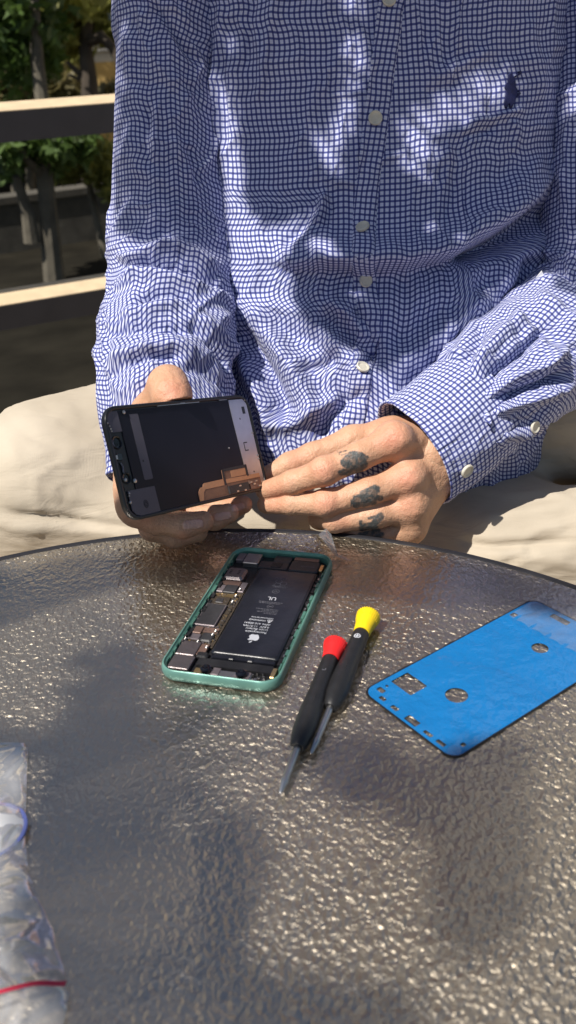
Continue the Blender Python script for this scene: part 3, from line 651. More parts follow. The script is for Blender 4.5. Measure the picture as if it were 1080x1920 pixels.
torso_folds = [
    # the pouch where the chest hangs over the belly
    ([(478, 462), (540, 492), (620, 490), (700, 492), (790, 484), (870, 462), (950, 408), (1010, 350), (1060, 300)], 13, 40, 11),
    ([(540, 520), (640, 520), (740, 520), (840, 500), (920, 460), (990, 420), (1040, 380)], -6, 16, 30),
    ([(850, 488), (930, 455), (1000, 420), (1060, 370)], -16, 20, 26), ([(760, 500), (850, 484), (920, 452)], -5, 9, 14),
    # drape towards the lap on the left
    ([(450, 545), (500, 610), (545, 680), (585, 760), (600, 820)], 9, 16, 26), ([(440, 600), (480, 660), (520, 730), (545, 800)], -8, 14, 18),
    ([(452, 650), (470, 700), (500, 770), (510, 830)], 7, 14, 16), ([(560, 560), (620, 640), (670, 700), (720, 740)], 5, 20, 30), ([(600, 640), (640, 710), (650, 780)], -4, 14, 14),
    ([(590, 585), (640, 620), (690, 660), (720, 690)], -7, 12, 14), ([(600, 555), (655, 590), (700, 640)], 5, 12, 12), ([(655, 560), (690, 620), (706, 650), (690, 680), (655, 690)], -5, 9, 11),
    ([(640, 660), (600, 690), (560, 690)], -3, 12, 12), ([(650, 740), (560, 790), (500, 800)], 5, 14, 14), ([(690, 730), (620, 780), (600, 830)], -5, 10, 12),
    ([(480, 560), (540, 580), (600, 575)], 3, 16, 16), ([(470, 600), (560, 630), (620, 660)], -2.5, 14, 14),
    ([(720, 700), (800, 650), (870, 590), (930, 530)], 3.5, 20, 24), ([(720, 650), (800, 600), (870, 560)], -2.5, 18, 18), ([(740, 740), (820, 690), (880, 620)], -4, 16, 16),
    # chest, left of the placket
    ([(520, -40), (505, 80), (492, 160), (470, 210)], 3.2, 9, 13), ([(480, -30), (470, 60), (460, 150)], -2.6, 9, 9), ([(420, -30), (412, 80), (405, 160), (418, 300)], 2.8, 8, 11), ([(448, 40), (440, 140), (438, 260), (450, 360)], 2.2, 9, 9),
    ([(395, 120), (410, 230), (440, 360), (452, 430)], 2.6, 8, 12), ([(458, 200), (452, 290), (462, 360)], 2.0, 7, 8), ([(372, 60), (392, 160), (405, 260)], -2, 8, 8),
    ([(640, 20), (655, 80), (664, 130)], 2.6, 6, 8), ([(672, 40), (690, 90), (694, 140)], 2.4, 6, 8), ([(655, 90), (665, 140), (672, 170)], -2, 6, 6), ([(612, 180), (650, 178), (690, 175)], 1.5, 5, 5),
    ([(610, 360), (606, 390), (590, 425)], 5, 7, 9), ([(596, 372), (580, 410), (530, 470)], -4, 10, 10), ([(622, 375), (618, 400), (605, 430)], -2.5, 6, 6), ([(600, 335), (650, 345), (690, 352)], 2.0, 6, 5),
    ([(560, 240), (590, 300), (606, 350)], 1.6, 12, 12),
    # chest, right of the placket: crumples round the emblem
    ([(860, 238), (905, 226), (945, 216), (990, 204)], 3.4, 7, 7), ([(860, 258), (900, 248), (935, 236)], -2.8, 7, 7), ([(952, 222), (966, 250), (962, 290)], 2.6, 7, 8), ([(800, 150), (850, 130), (900, 105), (930, 90)], 2.4, 12, 10),
    ([(790, 175), (830, 165), (870, 150)], -2.0, 10, 10), ([(770, 240), (800, 280), (808, 330)], 2.4, 9, 11), ([(790, 265), (850, 250), (900, 240)], 2.0, 9, 9), ([(835, 250), (838, 320), (820, 380), (830, 420)], 2.8, 9, 10),
    ([(855, 280), (855, 350), (835, 430)], -2.2, 10, 10), ([(760, 240), (772, 290), (765, 330)], -1.8, 8, 8), ([(965, 300), (955, 250), (940, 220)], -1.8, 8, 8), ([(870, 430), (900, 410), (930, 400)], 2.5, 7, 7), ([(900, 390), (960, 350), (1020, 290)], 2.2, 14, 14),
    ([(740, -30), (760, 60), (752, 150)], -2.0, 10, 10), ([(840, -40), (850, 40), (900, 110)], 1.8, 16, 16), ([(985, 20), (1000, 110), (1020, 200)], 2, 14, 14),
    ([(970, 440), (940, 500), (880, 560)], -5, 18, 22), ([(1010, 470), (990, 540), (940, 580)], -8, 18, 18),
]
d = 1.55 * folds(Qp, torso_folds) * frT
uu, vv = T[..., 0].ravel() * 30, T[..., 2].ravel() * 14
rg = 1 - np.abs(2 * fbm(uu + 2 * fbm(uu * .5, vv * .5, 2, 8), vv, 3, 1) - 1)
d += 0.0034 * (np.clip(rg - 0.70, 0, 1) / 0.30) ** 1.6 + 0.0018 * (fbm(uu * .6, vv * .5, 2, 14) - 0.5) + 0.0008 * (fbm(uu * 4, vv * 4, 2, 4) - 0.5)
Td = T + nT * d.reshape(NR, NC)[..., None]
ac = NC // 2; UVt = arc_uv(Td, ac, 300)
flip = np.cross(Td[1, ac] - Td[0, ac], Td[0, ac + 1] - Td[0, ac])[1] < 0
fq = grid_faces(NR, NC); fq = fq if not flip else fq[:, ::-1]
shirt = worn(link('shirt', Td.reshape(-1, 3), fq, M['shirt'], None, True, UVt.reshape(-1, 2)))
def bvh(P, nr, nc): return BVHTree.FromPolygons([Vector(q) for q in P.reshape(-1, 3)], grid_faces(nr, nc).tolist())
bvT = bvh(Td, NR, NC)
def hit(bv, x, y):
    dd = Vector(ray(x, y)).normalized(); loc, nn, i, ds = bv.ray_cast(Vector(C0), dd)
    if loc is None: return None, None
    if nn.dot(dd) > 0: nn = -nn
    return loc, nn
def shirt_part(name, P, nr, nc, uv=None, material=None, ac=None, sm=5):
    uv = arc_uv(P, ac if ac is not None else nc // 2, 0, sm) if uv is None else uv
    o = link(name, P.reshape(-1, 3), grid_faces(nr, nc), material or M['shirt'], shirt, True, uv.reshape(-1, 2)); return o
# --- placket: a doubled band down the front, its free edge on the left curling up a little
def placket():
    line = spline([(758, -110), (735, 0), (727, 60), (716, 130), (705, 222), (692, 320), (683, 428), (684, 526), (694, 600), (684, 660), (678, 691), (668, 760), (655, 830)], 14)
    rows = []; W = 13
    for x, y in line:
        cp, cn = hit(bvT, x, y)
        if cp is None: continue
        row = []
        for k in range(W):
            s = (k / (W - 1) - 0.5) * 2
            hw = 22 if y > 300 else 24
            lp, ln = hit(bvT, x + s * hw, y + s * 1.5)
            if lp is None: lp, ln = cp, cn
            lift = 0.0022 * (1 - abs(s) ** 6) + 0.0002
            if s < -0.6 and y < 330: lift += 0.0045 * ((-s - 0.6) / 0.4) * (0.6 + 0.4 * math.sin(y / 21.0))
            row.append(np.array(lp) + np.array(ln) * lift)
        rows.append(row)
    P = np.array(rows)
    for _ in range(2): P[1:-1] = P[:-2] * .25 + P[1:-1] * .5 + P[2:] * .25
    # finer along the length
    n0 = len(P); q = np.linspace(0, n0 - 1, 320); P2 = np.stack([[np.interp(q, np.arange(n0), P[:, c, a]) for a in range(3)] for c in range(W)], 0).transpose(2, 0, 1)
    P2 = P2[::-1]
    uv = arc_uv(P2, W // 2, 0, 3) + 0.0013; uv[..., 1] = uv[:, W // 2, 1][:, None]
    # hems: roll both long edges back under
    back = P2.copy(); c = P2.mean(1)
    e0 = P2[:, :1] + (np.array(C0) - P2[:, :1]) * -0.006; e1 = P2[:, -1:] + (np.array(C0) - P2[:, -1:]) * -0.006
    P3 = np.concatenate([e0, P2, e1], 1); uv = np.concatenate([uv[:, :1], uv, uv[:, -1:]], 1)
    return shirt_part('placket', P3, P3.shape[0], P3.shape[1], uv), P3
plk, plkP = placket()
bvP = BVHTree.FromPolygons([Vector(q) for q in plkP.reshape(-1, 3)], grid_faces(plkP.shape[0], plkP.shape[1]).tolist())
def button_mesh():
    mb = MB(); mb.lathe([(0, 0.0048), (0.0008, 0.0056), (0.0022, 0.0056), (0.0028, 0.0050), (0.0024, 0.0040), (0.0019, 0.0034), (0.0018, 0.0)], 24)
    o = mb.build('button', M['button'], shirt, True)
    return o
def thread_bits(par):
    mb = MB()
    for sx in (-1, 1):
        for sy in (-1, 1): mb.lathe([(0.0012, 0.00075), (0.0026, 0.00075)], 8, origin=(sx * 0.00125, sy * 0.00125, 0))
    return mb.build('sewing_thread', M['thread'], par, False)
proto_btn = None
def put_button(x, y, bvs, scale=1.0):
    global proto_btn
    best = None
    for bv in bvs:
        p, n = hit(bv, x, y)
        if p is not None and (best is None or (p - Vector(C0)).length < best[2]): best = (p, n, (p - Vector(C0)).length)
    if best is None: return
    if proto_btn is None: b = button_mesh(); proto_btn = b
    else: b = proto_btn.copy(); COL.objects.link(b); b.parent = shirt
    b.location = best[0] + best[1] * 0.0005; b.rotation_euler = best[1].to_track_quat('Z', 'Y').to_euler(); b.scale = (scale,) * 3
for x, y in ((729, 0), (703, 222), (681, 428), (684, 526), (679, 691)): put_button(x, y, (bvP, bvT))
# --- embroidered rider on the chest
def emblem():
    fy = lambda y: 100 + .1296 * y
    fx = lambda x: 900 + .1296 * x
    shapes = [[(425, 300), (445, 320), (450, 345), (480, 375), (495, 420), (490, 480), (520, 540), (515, 600), (500, 640), (490, 700), (470, 735), (450, 800), (425, 800), (420, 740), (400, 745), (385, 800), (355, 790), (345, 740), (350, 680), (365, 600), (370, 540), (350, 500), (365, 450), (395, 420), (400, 360), (412, 330)],
              [(480, 345), (545, 300), (575, 280), (570, 315), (500, 350)], [(540, 270), (565, 258), (580, 300), (560, 320)], [(520, 590), (560, 570), (565, 600), (515, 640)], [(530, 540), (560, 550), (550, 562), (528, 552)]]
    vs = []; fs = []
    for s in shapes:
        b0 = len(vs); pts = [(fx(a), fy(b)) for a, b in s]; top = []
        for x, y in pts:
            p, n = hit(bvT, x, y); top.append((p, n))
        k = len(pts); vs += [p + n * 0.0024 for p, n in top] + [p - n * 0.002 for p, n in top]
        fs.append([b0 + i for i in range(k)]); fs += [[b0 + i, b0 + (i + 1) % k, b0 + k + (i + 1) % k, b0 + k + i] for i in range(k)]
    o = link('embroidered_emblem', [tuple(v) for v in vs], fs, M['navy'], shirt, False)
    bm = bmesh.new(); bm.from_mesh(o.data); bmesh.ops.triangulate(bm, faces=[f for f in bm.faces if len(f.verts) > 4]); bmesh.ops.recalc_face_normals(bm, faces=bm.faces); bm.to_mesh(o.data); bm.free()
emblem()
# --- sleeves
def resample(P, n):
    L = np.r_[0, np.cumsum(np.linalg.norm(np.diff(P[:, :3], axis=0), axis=1))]; q = np.linspace(0, L[-1], n)
    return np.stack([np.interp(q, L, P[:, i]) for i in range(P.shape[1])], 1)
def frames(Cn):
    Tn = np.gradient(Cn, axis=0); Tn /= np.linalg.norm(Tn, axis=1, keepdims=True)
    a = (C0 - Cn[0]); a = a - Tn[0] * (a @ Tn[0]); a /= np.linalg.norm(a); A = [a]
    for k in range(1, len(Cn)):
        a = A[-1] - Tn[k] * (A[-1] @ Tn[k]); A.append(a / np.linalg.norm(a))
    A = np.array(A); return Tn, A, np.cross(Tn, A)
def sleeve(name, ctrl, fl, nr, nc, seed, wr=0.003, flip=False, wob=0.0):
    """ctrl: px, py, distance, half width across, half depth towards the lens"""
    K = np.array([np.r_[at(c[0], c[1], c[2]), c[3], c[4]] for c in ctrl]); S = resample(spline(K, 14), nr)
    # soften the bend so that rings do not fold back
    Tn, A, B = frames(S[:, :3]); ang = np.linspace(-math.pi, math.pi, nc)
    P = S[:, None, :3] + A[:, None] * (np.cos(ang)[None, :, None] * S[:, 4, None, None]) + B[:, None] * (np.sin(ang)[None, :, None] * S[:, 3, None, None])
    nn = P - S[:, None, :3]; nn /= np.linalg.norm(nn, axis=2, keepdims=True)
    Qq = proj(P.reshape(-1, 3)); fr = facing(P, nn).reshape(-1)
    L = np.linspace(0, 1, nr)[:, None] * np.linalg.norm(np.diff(S[:, :3], axis=0), axis=1).sum() + 0 * ang[None]
    U = ang[None] * 0.05 + 0 * L
    d = 1.25 * folds(Qq, fl) * fr
    lu, au = (L * 27).ravel(), (U * 13).ravel()
    lq, aq = lu * 0.62 + au * 0.7, au * 1.5 - lu * 0.35
    rg = 1 - np.abs(2 * fbm(lq + 2.4 * fbm(lu * .35, au * .7, 2, seed + 3), aq, 3, seed) - 1)
    d += wr * (np.clip(rg - 0.68, 0, 1) / 0.32) ** 1.6 + wr * 0.5 * (fbm(lu * .5, au * .6, 2, seed + 5) - 0.5) + 0.0008 * (fbm(lu * 2.5, au * 5, 2, seed + 1) - 0.5)
    P = P + nn * d.reshape(nr, nc)[..., None]
    return P
SL = [(350, -130, .885, .060, .050), (330, -20, .868, .054, .046), (318, 100, .848, .0450, .042), (318, 220, .830, .0465, .042), (322, 330, .815, .0510, .044), (325, 420, .802, .0545, .047), (324, 500, .782, .0555, .050),
      (320, 580, .750, .0530, .052), (308, 650, .714, .0555, .054), (310, 725, .682, .0540, .050), (316, 800, .655, .0500, .043), (312, 855, .636, .0450, .037)]
fl_L = [([(208, 470), (250, 488), (300, 470), (350, 478), (420, 520)], 9, 14, 10), ([(215, 500), (290, 497), (360, 515), (430, 560)], -10, 9, 12), ([(205, 540), (260, 520), (320, 525), (390, 545), (440, 590)], 8, 9, 11),
        ([(230, 575), (300, 548), (350, 560), (420, 600)], -7, 7, 10), ([(195, 590), (260, 585), (330, 570), (400, 590), (440, 640)], 5, 12, 12), ([(190, 640), (240, 618), (310, 615), (380, 630)], -5, 9, 10), ([(340, 595), (390, 640), (430, 700)], -5, 9, 9),
        ([(360, 590), (410, 630), (445, 680)], 5, 9, 9), ([(190, 690), (250, 660), (330, 655), (400, 680)], 5, 11, 11), ([(235, 680), (290, 668), (345, 668)], -6, 6, 7), ([(330, 690), (380, 700), (430, 740)], -4, 9, 9), ([(200, 720), (230, 690), (260, 670)], -3, 8, 8),
        ([(290, 640), (330, 650), (360, 690)], 3, 10, 10), ([(215, 620), (225, 660), (215, 710)], 3, 12, 12),
        ([(300, 180), (292, 240), (295, 305)], 3.4, 6, 9), ([(282, 190), (278, 260), (285, 330)], -2.4, 8, 8), ([(318, 260), (345, 300), (356, 345)], 3.2, 6, 7), ([(310, 265), (338, 268), (372, 275)], 2.2, 5, 5), ([(350, 270), (362, 310), (372, 350)], -2.2, 7, 7),
        ([(300, 60), (330, 130), (345, 180), (360, 240)], 2.6, 12, 14), ([(320, 100), (350, 160), (380, 190)], -3, 9, 9), ([(300, 310), (290, 380), (300, 440)], 2.0, 10, 14), ([(250, 20), (265, 100), (255, 180)], -1.8, 12, 12), ([(230, 150), (300, 160), (350, 200)], -1.6, 10, 10),
        ([(276, -10), (310, 40), (345, 90), (376, 122)], -6, 6, 7), ([(268, -20), (300, 30), (335, 82), (368, 115)], 3, 7, 7), ([(300, 5), (335, 20), (355, 50)], 3, 8, 8), ([(330, -10), (340, 40), (365, 90)], -2.5, 7, 7)]
nrL, ncL = 340, 260
PL = sleeve('sleeve', SL, fl_L, nrL, ncL, 21, 0.0036)
# flatten the far end so the cuff sits in the palm side
slL = shirt_part('sleeve', PL, nrL, ncL, arc_uv(PL, ncL // 2, 0, 7) * 1.10)
SR = [(1128, -60, .892, .058, .048), (1130, 80, .862, .052, .045), (1126, 220, .835, .050, .045), (1122, 340, .812, .052, .047), (1122, 450, .795, .053, .050), (1116, 540, .775, .054, .052),
      (1085, 600, .752, .0575, .052), (1030, 650, .722, .0570, .051), (965, 692, .696, .0545, .049), (912, 738, .674, .0510, .045), (878, 770, .662, .0450, .040), (850, 794, .653, .0425, .037)]
fl_R = [([(905, 735), (935, 690), (985, 650), (1040, 590)], -9, 8, 10), ([(880, 715), (915, 660), (960, 610), (1000, 575)], 7, 13, 12), ([(905, 752), (960, 712), (1010, 690), (1080, 640)], 7, 8, 9), ([(908, 764), (960, 738), (1020, 715), (1080, 690)], -8, 7, 9),
        ([(912, 778), (960, 760), (1030, 735), (1090, 715)], 6, 8, 9), ([(912, 800), (950, 800), (1000, 780), (1060, 745)], -4, 8, 8), ([(870, 690), (895, 640), (900, 600)], -5, 8, 10), ([(850, 690), (870, 640), (900, 590)], 4, 10, 10),
        ([(960, 570), (1010, 600), (1060, 640), (1090, 680)], -5, 11, 11), ([(1000, 550), (1050, 580), (1090, 620)], 5, 11, 11), ([(930, 580), (980, 630), (1000, 680)], -3, 12, 12), ([(1040, 640), (1020, 690), (1000, 720)], 4, 10, 9), ([(1070, 560), (1040, 620), (1050, 690)], -3, 12, 12),
        ([(905, 770), (912, 790), (905, 815)], 5, 7, 7), ([(925, 800), (960, 815), (1000, 800)], 4, 9, 9), ([(1050, 300), (1065, 360), (1090, 420)], 3, 10, 10), ([(1020, 470), (1060, 480), (1090, 500)], 6, 9, 9), ([(1020, 500), (1060, 510), (1090, 530)], -6, 8, 8)]
nrR, ncR = 330, 250
PR = sleeve('sleeve', SR, fl_R, nrR, ncR, 33, 0.0036)
slR = shirt_part('sleeve', PR, nrR, ncR, arc_uv(PR, ncR // 2, 0, 7) * 1.10)
# small white care label peeping out at the side seam
mbl = MB(); q = [np.array(at(x, y, .742)) for x, y in ((1006, 520), (1016, 508), (1024, 524), (1012, 552), (1003, 548))]; dv_ = np.array([.0, .0008, .0003])
mbl.add([tuple(v) for v in q] + [tuple(v + dv_) for v in q], [[0, 1, 2, 3, 4], [9, 8, 7, 6, 5]] + [[i, (i + 1) % 5, 5 + (i + 1) % 5, 5 + i] for i in range(5)]); mbl.build('care_label', M['white'], shirt)
# --- cuffs: closed bands with a turned-in inside
def cuff(ctrl, seed, nr=46, nc=180, flare=0.0):
    K = np.array([np.r_[at(c[0], c[1], c[2]), c[3], c[4]] for c in ctrl]); S = resample(spline(K, 12), nr); Tn, A, B = frames(S[:, :3]); ang = np.linspace(-math.pi, math.pi, nc)
    def ring(k, off, shift=0.0):
        ra, rb = S[k, 4] + off, S[k, 3] + off
        return S[k, :3] + Tn[k] * shift + A[k] * (np.cos(ang)[:, None] * ra) + B[k] * (np.sin(ang)[:, None] * rb)
    rows = [ring(0, -0.004)] + [ring(k, 0.0) for k in range(nr)] + [ring(nr - 1, -0.0012, 0.0012), ring(nr - 1, -0.0028)] + [ring(k, -0.0032) for k in range(nr - 2, nr // 3, -3)]
    P = np.array(rows); cc = P.mean(1, keepdims=True); nn = P - cc; nn /= np.linalg.norm(nn, axis=2, keepdims=True)
    L = np.arange(len(rows))[:, None] * 0.001 + 0 * ang[None]; L = np.where(L > nr * .001, 2 * nr * .001 - L, L)
    wv = 0.0050 * (fbm((ang * 2.2)[None] + 0 * L, L * 25, 2, seed) - 0.5) + 0.0012 * (fbm((ang * 9)[None] + 0 * L, L * 120, 2, seed + 1) - 0.5)
    st = 0.0008 * (np.exp(-((L - (nr - 5) * .001) / 0.0012) ** 2) * -1)         # stitched edge
    return P + nn * (wv + st)[..., None]
CR_ = [(893, 762, .668, .0480, .0420), (866, 782, .6585, .0490, .0425), (830, 812, .648, .0485, .0420), (800, 834, .640, .0480, .0405), (776, 850, .634, .0480, .040)]
Pc = cuff(CR_, 5)
cfR = shirt_part('cuff', Pc, Pc.shape[0], Pc.shape[1], arc_uv(Pc, Pc.shape[1] // 2, 0, 3) * 1.10)
Pc2 = cuff([(317, 795, .660, .049, .041), (315, 830, .648, .048, .038), (311, 870, .636, .046, .035), (307, 905, .626, .045, .033)], 8)
cfL = shirt_part('cuff', Pc2, Pc2.shape[0], Pc2.shape[1], arc_uv(Pc2, Pc2.shape[1] // 2, 0, 3))
bvC = bvh(Pc, Pc.shape[0], Pc.shape[1]); bvR = bvh(PR, nrR, ncR)
put_button(873, 881, (bvC,), 1.0); put_button(1000, 800, (bvR,), 0.9)
# collar band round the neck
cb = MB(); ncol = 40
ringp = lambda rx, ry, z, dy: [(0.10 + rx * math.cos(2 * math.pi * i / ncol), 0.885 + dy + ry * math.sin(2 * math.pi * i / ncol), z + 0.012 * math.sin(2 * math.pi * i / ncol)) for i in range(ncol)]
vs = ringp(.088, .070, .495, 0) + ringp(.074, .066, .525, -.004) + ringp(.072, .064, .540, -.008) + ringp(.080, .072, .535, -.008) + ringp(.100, .088, .500, -.006)
link('collar', vs, [[k * ncol + i, k * ncol + (i + 1) % ncol, (k + 1) * ncol + (i + 1) % ncol, (k + 1) * ncol + i] for k in range(4) for i in range(ncol)], M['shirt'], shirt, True, np.array([(i % ncol * .014, i // ncol * .03) for i in range(5 * ncol)]))
# ------------------------------------------------------------------ trousers
def trousers():
    Fd = Field((-0.36, 0.555, -0.17), (0.60, 1.06, 0.16), 0.0036); D = Fd.new()
    cap = lambda a, b, ra, rb, k=0.02: Fd.capsule(D, a, b, ra, rb, k, mg=0.04)
    Fd.ellipsoid(D, (0.095, 0.915, -0.03), (0.185, 0.125, 0.10), None, 0.03, mg=0.04)
    cap((0.02, 0.875, -0.01), (-0.215, 0.728, 0.004), 0.080, 0.066, 0.03); cap((-0.03, 0.80, -0.01), (-0.215, 0.694, 0.000), 0.065, 0.058, 0.02)
    cap((-0.225, 0.705, -0.05), (0.02, 0.668, -0.062), 0.052, 0.047, 0.022); cap((-0.225, 0.692, -0.022), (-0.02, 0.660, -0.032), 0.046, 0.042, 0.022)
    cap((0.17, 0.875, 0.010), (0.43, 0.745, 0.030), 0.080, 0.078, 0.03); cap((0.21, 0.80, 0.012), (0.44, 0.695, 0.020), 0.070, 0.068, 0.02)
    cap((0.44, 0.685, -0.075), (0.12, 0.650, -0.090), 0.052, 0.045, 0.022); cap((0.42, 0.665, -0.045), (0.17, 0.648, -0.062), 0.048, 0.044, 0.022)
    cap((0.0, 0.70, -0.04), (0.2, 0.70, -0.06), 0.045, 0.045, 0.03)
    V, Q = Fd.mesh(D); V = smooth_mesh(V, Q, 2); n = vnormals(V, Q); px = proj(V); fr = ((C0 - V) * n).sum(1) > 0
    fl = [([(-20, 955), (60, 968), (150, 978), (240, 990), (330, 985)], -5, 10, 7), ([(-20, 985), (80, 990), (180, 996), (280, 998)], 3, 12, 14), ([(120, 968), (160, 990), (190, 1020)], -2, 4, 4), ([(60, 940), (150, 952), (220, 968)], -2, 10, 10),
          ([(0, 860), (80, 850), (160, 870)], 2, 20, 22), ([(100, 790), (160, 800), (215, 790)], -2, 10, 12), ([(30, 800), (80, 830), (120, 840)], -1.5, 8, 8),
          ([(845, 1010), (920, 1022), (1000, 1018), (1090, 1010)], -6, 8, 9), ([(880, 985), (960, 968), (1040, 955), (1090, 945)], 4, 14, 14), ([(990, 1010), (1040, 1000), (1090, 985)], -3, 8, 8), ([(900, 1040), (1000, 1046), (1090, 1050)], 3, 12, 12), ([(940, 1060), (985, 1040), (1010, 1030)], -3, 7, 7),
          ([(960, 880), (1020, 850), (1080, 830)], -1.8, 10, 14)]
    d = folds(px, fl) * fr
    u, v = V[:, 0] * 22 + V[:, 1] * 10, V[:, 2] * 40 - V[:, 1] * 12
    rg = 1 - np.abs(2 * fbm(u * .7, v, 3, 41) - 1); d += 0.0016 * (np.clip(rg - 0.72, 0, 1) / 0.28) ** 1.5 + 0.0005 * (fbm(u * 5, v * 5, 2, 44) - .5)
    V = V + n * d[:, None]
    return worn(link('trousers', V, Q, M['pants'], None, True))
trs = trousers()
# ------------------------------------------------------------------ table
TC = (-0.0858, 0.2181); TR = 0.391
table = empty('patio_table', 'round patio table with a hammered glass top under the opened phone and the tools', 'table', (TC[0], TC[1], GZ))
tz = -GZ
mb = MB(); n = 160
mb.lathe([(-0.005, TR - 0.012), (-0.005, TR - 0.003), (-0.002, TR - 0.001), (-0.0005, TR - 0.002), (0.0, TR - 0.004)], n)
me_v = [(0, 0, 0)] + [((TR - 0.007) * math.cos(2 * math.pi * i / n), (TR - 0.007) * math.sin(2 * math.pi * i / n), 0) for i in range(n)]
top = link('tabletop', [(x, y, z + tz) for x, y, z in me_v], [[0, 1 + i, 1 + (i + 1) % n] for i in range(n)], M['glass'], table, False)
def ringprof(mb, prof, n=128):
    k = len(prof); v = []; f = []
    for r, z in prof:
        for i in range(n): a = 2 * math.pi * i / n; v.append((r * math.cos(a), r * math.sin(a), z))
    for q in range(k):
        q2 = (q + 1) % k
        f += [[q * n + i, q * n + (i + 1) % n, q2 * n + (i + 1) % n, q2 * n + i] for i in range(n)]
    mb.add(v, f)
mb = MB(); ringprof(mb, [(TR - 0.0075, tz - 0.004), (TR - 0.0068, tz + 0.0002), (TR - 0.0055, tz + 0.0010), (TR - 0.003, tz + 0.0010), (TR, tz - 0.003), (TR + 0.001, tz - 0.016), (TR - 0.002, tz - 0.022), (TR - 0.012, tz - 0.022)])
mb.build('rim', M['black_metal'], table, True)
legs = []
for a in (62, 152, 242, 332):
    mb = MB(); c, s = math.cos(rad(a)), math.sin(rad(a)); r0 = TR - 0.03
    mb.tube([(r0 * c, r0 * s, tz - 0.012), (r0 * c * .98, r0 * s * .98, tz - 0.10), (r0 * c * .80, r0 * s * .80, tz * 0.5), (r0 * c * .84, r0 * s * .84, 0.12), (r0 * c, r0 * s, 0.004)], 0.011, 12)
    mb.build('leg', M['black_metal'], table, True)
mb = MB(); ringprof(mb, [(TR * .74 + 0.007 * math.cos(t), tz * .45 + 0.007 * math.sin(t)) for t in np.linspace(0, 2 * math.pi, 8, endpoint=False)], 96)
mb.build('brace_ring', M['black_metal'], table, True)
# ------------------------------------------------------------------ chair under the person
chair = empty('chair', 'dark wooden chair that the person in the checked shirt sits on', 'chair', (0.10, 0.88, GZ))
SZ = 0.66 - 0.135
mb = MB(); mb.box((-0.24, -0.24, SZ - 0.045), (0.24, 0.24, SZ - 0.012), bev=0.012); mb.build('seat', M['chair'], chair)
for x in (-0.20, 0.20):
    for y in (-0.20, 0.20):
        mb = MB(); mb.box((x - 0.022, y - 0.022, 0), (x + 0.022, y + 0.022, SZ - 0.047)); mb.build('leg', M['chair'], chair)
mb = MB()
mb.box((-0.13, 0.243, SZ - 0.04), (-0.095, 0.275, SZ + 0.38)); mb.box((0.095, 0.243, SZ - 0.04), (0.13, 0.275, SZ + 0.38))
for k in range(3): mb.box((-0.093, 0.248, SZ + 0.10 + k * 0.12), (0.093, 0.268, SZ + 0.16 + k * 0.12))
mb.build('backrest', M['chair'], chair)
# ------------------------------------------------------------------ opened phone
mm = 0.001
phone = empty('opened_phone', 'opened mint green phone lying on the glass table with its battery and circuit board showing', 'phone', (-0.02629, 0.48044, 0.0002), rad(72.912 - 90))
W_, L_, RC = 0.0757, 0.1509, 0.0125
def outl(i, extra=0): return rrect(W_ - 2 * i, L_ - 2 * i, max(0.002, RC - i), 10)
mb = MB()
ring_mesh(mb, [(outl(0.0030), 0.0), (outl(0.0012), 0.0005), (outl(0.0003), 0.0018), (outl(0), 0.0036), (outl(0.0), 0.0052), (outl(0.0004), 0.0068), (outl(0.0008), 0.0077), (outl(0.0013), 0.0081), (outl(0.0017), 0.0080), (outl(0.0018), 0.0074)], 0)
mb.build('body', M['mint'], phone, True, fix=True)
mb = MB()
ring_mesh(mb, [(outl(0.0018), 0.0075), (outl(0.0022), 0.0068), (outl(0.0030), 0.0062), (outl(0.0034), 0.0020)], 0)
# irregular tabs along the long inner walls
rs = random.Random(4)
for sx in (-1, 1):
    y = -0.060
    while y < 0.058:
        l = rs.uniform(0.003, 0.009); x0 = sx * (W_ / 2 - 0.0030); x1 = sx * (W_ / 2 - 0.0030 - rs.uniform(0.0006, 0.0018))
        mb.box((min(x0, x1), y, 0.0030), (max(x0, x1), y + l, rs.uniform(0.0058, 0.0071))); y += l + rs.uniform(0.001, 0.006)
mb.build('inner_frame', M['mint_in'], phone, False)
mb = MB(); mb.add([(x, y, 0.0021) for x, y in outl(0.0032)], [list(range(44))]); mb.build('tray', M['dark_in'], phone)
for sx in (-1, 1):
    mb = MB(); x0 = sx * 0.0325; mb.box((x0 - 0.0012, -0.055, 0.0022), (x0 + 0.0012, 0.055, 0.0036))
    y = -0.0548
    while y < 0.046:
        l = rs.uniform(0.002, 0.007); mb.box((x0 - 0.0011, y, 0.0037), (x0 + 0.0011, y + l, rs.uniform(0.0044, 0.0062))); y += l + rs.uniform(0.0005, 0.003)
    mb.build('flex_cable', M['dark_in'], phone)
# battery: soft pouch, folded near end
bt = MB()
bx0, bx1, by0, by1 = -0.0122, 0.0310, -0.0500, 0.0503
P0 = rrect(bx1 - bx0, by1 - by0, 0.0022, 6); cxb, cyb = (bx0 + bx1) / 2, (by0 + by1) / 2
def bo(i): return [(cxb + x * (1 - 2 * i / (bx1 - bx0)), cyb + y * (1 - 2 * i / (by1 - by0))) for x, y in P0]
ring_mesh(bt, [(bo(0.0006), 0.0022), (bo(0), 0.0030), (bo(0), 0.0052), (bo(0.0007), 0.0061), (bo(0.0018), 0.0064)], 0)
bt.add([(x, y, 0.0064) for x, y in bo(0.0018)], [list(range(len(P0)))])
batt = bt.build('battery', M['batt'], phone, True)
mb = MB(); mb.box((bx0 + 0.0012, by0 - 0.0034, 0.0024), (bx1 - 0.001, by0 - 0.0001, 0.0050), bev=0.0008)
for x in (0.0005, 0.0125): mb.box((x, by0 - 0.0040, 0.0040), (x + 0.0035, by0 - 0.0005, 0.0056), bev=0.0004)
mb.build('folded_end', M['batt'], batt, False)
zt_ = 0.00652
